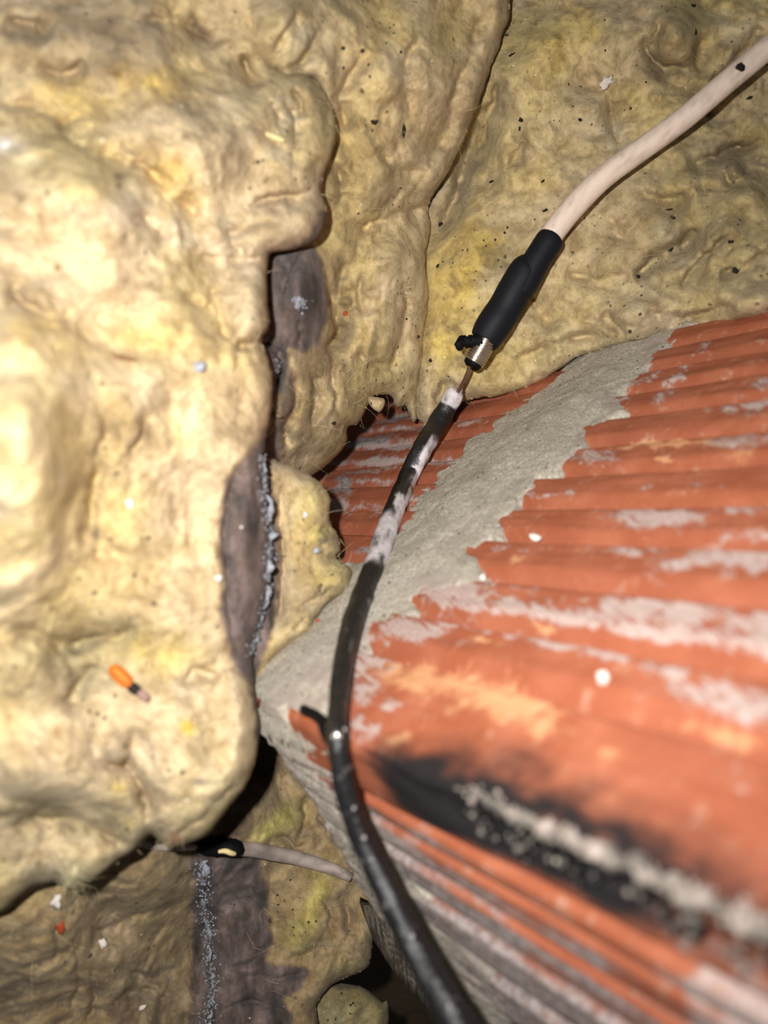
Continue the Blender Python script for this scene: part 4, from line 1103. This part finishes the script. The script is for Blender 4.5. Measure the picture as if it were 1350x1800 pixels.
# the short broken cable lying in the lower slit
stub = tag(empty('broken_cable'), 'short dirty white cable piece with a burnt black end, lying across the lower slit', 'cable')
def sz(x, y, g=.002): return min(wool_z(x, y, 4), .21) - g
def dirty(t, th, px, py):
    n_ = fbm(np.stack([px / 25, py / 25, np.cos(th)], 1), 3)
    c = np.array(lin(182, 166, 156)) * np.ones((len(t), 1))
    return c * (0.85 + 0.4 * n_)[:, None]
def bed(lst, up):
    z = np.array([min(wool_z(x + i, y + j, 4) for i in (-8, 0, 8) for j in (-6, 0, 6)) for x, y, w in lst])
    k = np.polyfit(range(len(z)), z, 2) if len(z) > 3 else None
    z = 0.5 * z + 0.5 * np.polyval(k, range(len(z))) if k is not None else z
    return [(x, y, float(zz) - up, w) for (x, y, w), zz in zip(lst, z)]
tube('sheath', bed([(404, 1492, 22), (440, 1493, 25), (480, 1500, 25), (520, 1508, 24), (560, 1519, 22), (590, 1530, 20), (616, 1542, 16)], .0008), M['sheath'], stub, colf=dirty)
ce = tube('charred_end', bed([(345, 1488, 12), (358, 1490, 24), (378, 1488, 32), (400, 1490, 30), (418, 1491, 27), (424, 1490, 12)], .001), M['black'], stub, radf=lambda t, th, s: 1 + 0.3 * fbm(np.stack([s.ravel() * 300, np.cos(th.ravel()) * 1.5, np.sin(th.ravel()) * 1.5], 1), 3).reshape(t.shape))
tube('exposed_core', bed([(384, 1497, 6), (396, 1496, 9), (408, 1500, 9), (420, 1501, 6)], .0032), M['splinter'], ce, seg=10)
tube('sheath', bed([(240, 1478, 10), (270, 1488, 12), (310, 1490, 11), (345, 1489, 9)], .0008), M['sheath'], stub, colf=dirty)

# ------------------------------------------------------------------ blue-white residue in the slits (parts of their batts)
def residue(root, pts, n, smin, smax, which, seed, lift=.0003, spread=5.0):
    """dusty mineral grains along a slit: nobody could count them, so one mesh"""
    P = smooth_poly(pts, 12, False)
    r = np.random.RandomState(seed)
    dirs = np.array([(1, 0, 0), (-1, 0, 0), (0, 1, 0), (0, -1, 0), (0, 0, 1), (0, 0, -1)], float)
    tri = np.array([(0, 2, 4), (2, 1, 4), (1, 3, 4), (3, 0, 4), (2, 0, 5), (1, 2, 5), (3, 1, 5), (0, 3, 5)])
    V, Fc = [], []
    for k in range(n):
        p = P[r.randint(len(P))] + r.normal(size=2) * np.array([spread, 4])
        z = wool_z(p[0], p[1], which)
        if z > 1: z = wool_z(p[0], p[1])
        if z > 1: continue
        sz_ = 0.0005 * r.uniform(smin, smax) * r.uniform(.5, 1.4, size=(6, 1))
        q_, _ = np.linalg.qr(r.normal(size=(3, 3)))
        Fc.append(tri + 6 * len(V))
        V.append(W(p[0], p[1], z - lift) + (dirs * sz_) @ q_)
    if len(P) > 60:
        n0 = 6 * len(V)
        zz = np.array([min(wool_z(p[0], p[1], which), 1.0) for p in P]); zz = np.convolve(np.pad(zz, 6, mode='edge'), np.ones(13) / 13, 'valid')
        C_ = W(P[:, 0], P[:, 1], zz - lift)
        arc_ = np.arange(len(P))
        rad = 0.0011 * np.clip(0.25 + 1.3 * fbm(np.stack([arc_ / 7, 0 * arc_ + seed, 0 * arc_], 1), 3), 0.02, 1.1)
        off = 0.0012 * fbm(np.stack([arc_ / 11, 0 * arc_ + seed + 9, 0 * arc_], 1), 2)
        th_ = np.linspace(0, 2 * math.pi, 10, endpoint=False)
        T_, H_ = np.meshgrid(arc_, th_, indexing='ij')
        rr_ = rad[T_] * (1 + 0.9 * fbm(np.stack([T_.ravel() / 2.5, 2 * np.cos(H_.ravel()), 2 * np.sin(H_.ravel())], 1), 2).reshape(T_.shape))
        Vt = C_[T_] + np.stack([rr_ * np.cos(H_) + off[T_], 0.7 * rr_ * np.sin(H_), 0 * rr_], -1)
        it = n0 + np.arange(T_.size).reshape(T_.shape)
        qd = np.stack([it[:-1], np.roll(it, -1, 1)[:-1], np.roll(it, -1, 1)[1:], it[1:]], -1).reshape(-1, 4)
        V.append(Vt.reshape(-1, 3)); Fc.append(np.concatenate([qd[:, :3], qd[:, [0, 2, 3]]]))
    o = mesh_obj('residue_streak', np.concatenate(V), np.concatenate(Fc), M['ash'], root)
    o['kind'] = 'stuff'
    o['label'] = 'bluish white dusty residue in the slit'
residue(root_D, [(462, 800), (464, 830), (466, 870), (473, 920), (476, 950), (470, 1000), (470, 1040), (456, 1100), (444, 1150)], 420, .15, .6, None, 3)
residue(root_E, [(357, 1512), (360, 1560), (358, 1600), (368, 1640), (368, 1690), (374, 1730), (372, 1770), (362, 1800)], 520, .15, .7, 4, 5, spread=7)
residue(root_B, [(519, 525), (527, 530), (531, 538), (522, 540)], 60, .3, .9, 1, 8, spread=4)
residue(root_B, [(488, 632), (490, 645), (486, 655)], 24, .2, .5, 1, 9)

# ------------------------------------------------------------------ splintered lath under the block
def lath():
    L = tag(empty('wood_splinter'), 'dark weathered wooden splinter under the block edge beside the black cable', 'wood')
    out = [(632, 1588), (668, 1606), (700, 1650), (735, 1710), (762, 1772), (748, 1772), (718, 1738), (690, 1705), (655, 1650)]
    zs = [.176, .170, .166, .162, .158, .160, .166, .170, .175]
    top = W([p[0] for p in out], [p[1] for p in out], zs)
    bot = top + np.array([0.0, .005, -.001])
    n = len(out)
    V = np.concatenate([top, bot])
    fs = [list(range(n))[::-1], list(range(n, 2 * n))] + [[k, (k + 1) % n, (k + 1) % n + n, k + n] for k in range(n)]
    mesh_obj('splinter_body', V, fs, M['lath'], L, smooth=False)
    r = np.random.RandomState(4)
    for k in range(6):
        f = (k + .7) / 6.5
        a = np.array([640 + 36 * f, 1594 + 20 * f, .1752 - .006 * f]); b = np.array([700 + 50 * f, 1712 + 40 * f, .1688 - .0098 * f])
        tube('grain_ridge', [(*(a * (1 - t) + b * t), 4.5) for t in (0.02, .35, .7, .97)], M['lath'], L, seg=6, sub=3)
lath()

# ------------------------------------------------------------------ insect husk, crumbs, flakes
hz = min(wool_z(x, y, 0) for x, y in ((200, 1175), (212, 1188), (222, 1198), (240, 1214))) - .0006
hk = tag(empty('insect_husk'), 'orange striped insect husk lying on the near wool', 'insect')
def huskc(t, th, px, py):
    c = np.array(lin(214, 120, 40)) * np.ones((len(t), 1))
    s_ = sstep(0.2, .8, np.sin(th * 7))
    return c + (np.array(lin(120, 50, 16)) - c) * (0.8 * s_)[:, None]
tube('abdomen', [(195, 1170, hz, 6), (199, 1175, hz, 20), (210, 1186, hz, 26), (222, 1198, hz, 24), (231, 1206, hz, 14)], M['husk'], hk, seg=28, colf=huskc)
tube('thorax', [(227, 1203, hz, 14), (234, 1209, hz, 20), (244, 1217, hz, 16)], M['flake'], hk, seg=14)
tube('head', [(242, 1215, hz, 12), (250, 1221, hz, 16), (258, 1227, hz, 14), (263, 1230, hz, 4)], M['husk'], hk, seg=14, colf=lambda t, th, px, py: np.tile(np.array(lin(150, 120, 112)), (len(t), 1)))


def crumb(name, x, y, z, sx, sz_, mat, label, cat='crumb', group=None, ang=0, rough=.35, dep=None):
    o = blob(name, x, y, z, sx, dep or min(sx, sz_) * .8, sz_, mat, None, rough, x * .37 + y, ang, 14)
    return tag(o, label, cat, group)


def onw(x, y, g=.0004):
    z = wool_z(x, y)
    return (z if z < 1 else float(topZ(x, y))) - g
def onb(x, y, g=.0003): return float(topZ(x, y)) - g


crumb('plaster_crumb', 1066, 145, onw(1066, 145, .001), 3.6, 2.0, M['white'], 'white plaster crumb on the wool above the white cable', ang=-30, rough=.6)
crumb('plaster_crumb', 350, 645, onw(350, 645, .0003), 2.0, 1.3, M['ash'], 'pale bluish crumb on the near wool, left of the grey slit', ang=-30, rough=.6)
crumb('plaster_crumb', 229, 885, onw(229, 885), 1.2, 1.6, M['white'], 'white crumb on the near wool below the brown patch', rough=.4)
crumb('plaster_crumb', 383, 1017, onw(383, 1017), 1.3, 1.1, M['white'], 'white crumb at the left rim of the grey charred slit', rough=.4)
crumb('plaster_crumb', 1060, 1191, onb(1060, 1191, .0008), 1.6, 1.9, M['white'], 'white pebble on the orange block just above its broad smooth band', rough=.2)
crumb('plaster_crumb', 941, 945, onb(941, 945, .0006), 2.0, 1.2, M['white'], 'small white pebble on the ribs right beside the mortar', ang=15, rough=.2)
crumb('plaster_crumb', 764, 938, onb(764, 938, .0016), 1.4, 1.3, M['white'], 'white grain stuck in the middle of the grey mortar', rough=.3)
crumb('plaster_crumb', 849, 1015, onb(849, 1015, .0006), 1.0, 1.3, M['white'], 'white grain at the tip of the mortar tongue on the block', rough=.3)
crumb('plaster_crumb', 537, 905, onw(537, 905), 1.0, 1.0, M['white'], 'white grain on the small wool lobe, upper of two', rough=.3)
crumb('plaster_crumb', 556, 968, onw(556, 968), 1.4, 1.2, M['ash'], 'bluish white grain on the small wool lobe, lower of two', rough=.4)
crumb('plaster_crumb', 98, 1583, onw(98, 1583), 1.8, 2.2, M['white'], 'fluffy whitish crumb on the far wool under the near lump', rough=.5)
crumb('plaster_crumb', 181, 1658, onw(181, 1658), 1.6, 2.0, M['white'], 'white crumb on the far wool, above its streaked folds', rough=.6)
crumb('plaster_crumb', 250, 1771, onw(250, 1771), 1.8, 1.0, M['white'], 'white chip on the far wool near the bottom edge', ang=-25, rough=.4)
crumb('brick_crumb', 105, 1628, onw(105, 1628), 1.4, 3.0, M['rust'], 'orange brick crumb on the far wool under the near lump', ang=-10)
crumb('brick_crumb', 617, 1037, onw(612, 1034, .0), 1.6, 1.0, M['rust'], 'orange brick crumb at the tip of the small wool lobe')
crumb('brick_crumb', 560, 1094, tz(560, 1094, .002), 1.0, 1.4, M['rust'], 'orange brick crumb on the mortar under the small wool lobe')
crumb('brick_crumb', 607, 551, onw(607, 551), 1.0, 1.2, M['rust'], 'tiny red brick crumb beside the charred hole')
crumb('straw_sliver', 481, 240, onw(481, 240, .0008), 4.2, 1.0, M['splinter'], 'pale straw sliver on the near wool beside the swirled folds', 'straw', ang=22, rough=.15)
crumb('twig', 219, 629, onw(219, 629, .0008), 3.8, .7, mat_plain('twig_bark', lin(120, 84, 52)), 'thin brown twig lying flat on the near wool', 'twig', ang=10, rough=.15)
crumb('twig', 482, 729, onw(482, 729, .001), 3.2, .9, mat_plain('twig_dark', lin(110, 90, 60)), 'short brown twig across the slit above the residue line', 'twig', ang=15, rough=.2)
FL = [(1302, 118, 2.2, 1.5, 20), (1178, 438, 1.1, 2.0, 40), (1120, 489, 1.2, 1.4, 0), (958, 370, 1.5, .6, -25), (866, 319, 1.4, .6, -10), (1174, 370, 2.0, .7, -25), (1182, 383, 1.0, .9, 0), (772, 394, 1.8, 1.0, -20), (770, 468, .9, .9, 10), (916, 210, 1.2, 1.2, 0), (914, 226, .8, 1.0, 0), (900, 96, 1.8, .6, -30), (1020, 210, .9, .9, 0), (1318, 172, 1.4, .6, -20), (658, 214, 1.3, 1.1, 0), (709, 228, .9, 3.0, 5), (1222, 56, .8, 1.6, 0), (1285, 425, 1.6, .6, 0), (734, 592, .9, .9, 0), (757, 634, .8, 1.0, 0), (955, 318, 1.0, .5, -40), (1218, 10, .9, .9, 0), (586, 743, 1.2, .8, 20), (1294, 475, 1.6, 1.5, 0)]
for (x, y, a, b, an) in FL:
    z = onw(x, y, .0002)
    cab = np.interp(x, [800, 965, 1060, 1200, 1350], [640, 415, 312, 210, 84])
    if y > 700: lb = 'dark flake on the wool beside the dark gap above the blocks'
    elif (x, y) == (1302, 118): lb = 'black flake stuck on the white cable near its upper end'
    elif x < 720: lb = 'dark soot flake on the middle wool column'
    elif x > 1240 and y > 400: lb = 'dark soot flake on the lumpy wool just above the topmost block rib'
    elif y < 110: lb = 'dark soot flake on the wide wool near the top edge of the picture'
    elif x < 780: lb = 'dark soot flake in the fold between the middle column and the wide wool'
    elif b > 1.8: lb = 'upright dark soot flake on the wide wool'
    elif y > cab: lb = 'dark soot flake on the wide wool below the white cable'
    else: lb = 'dark soot flake on the wide wool above the white cable'
    if (x, y) == (1302, 118): z = .1645
    crumb('soot_flake', x, y, z, a, b, M['flake'], lb, 'flake', 'dark soot flakes on the upper wool', an, .5, .5)
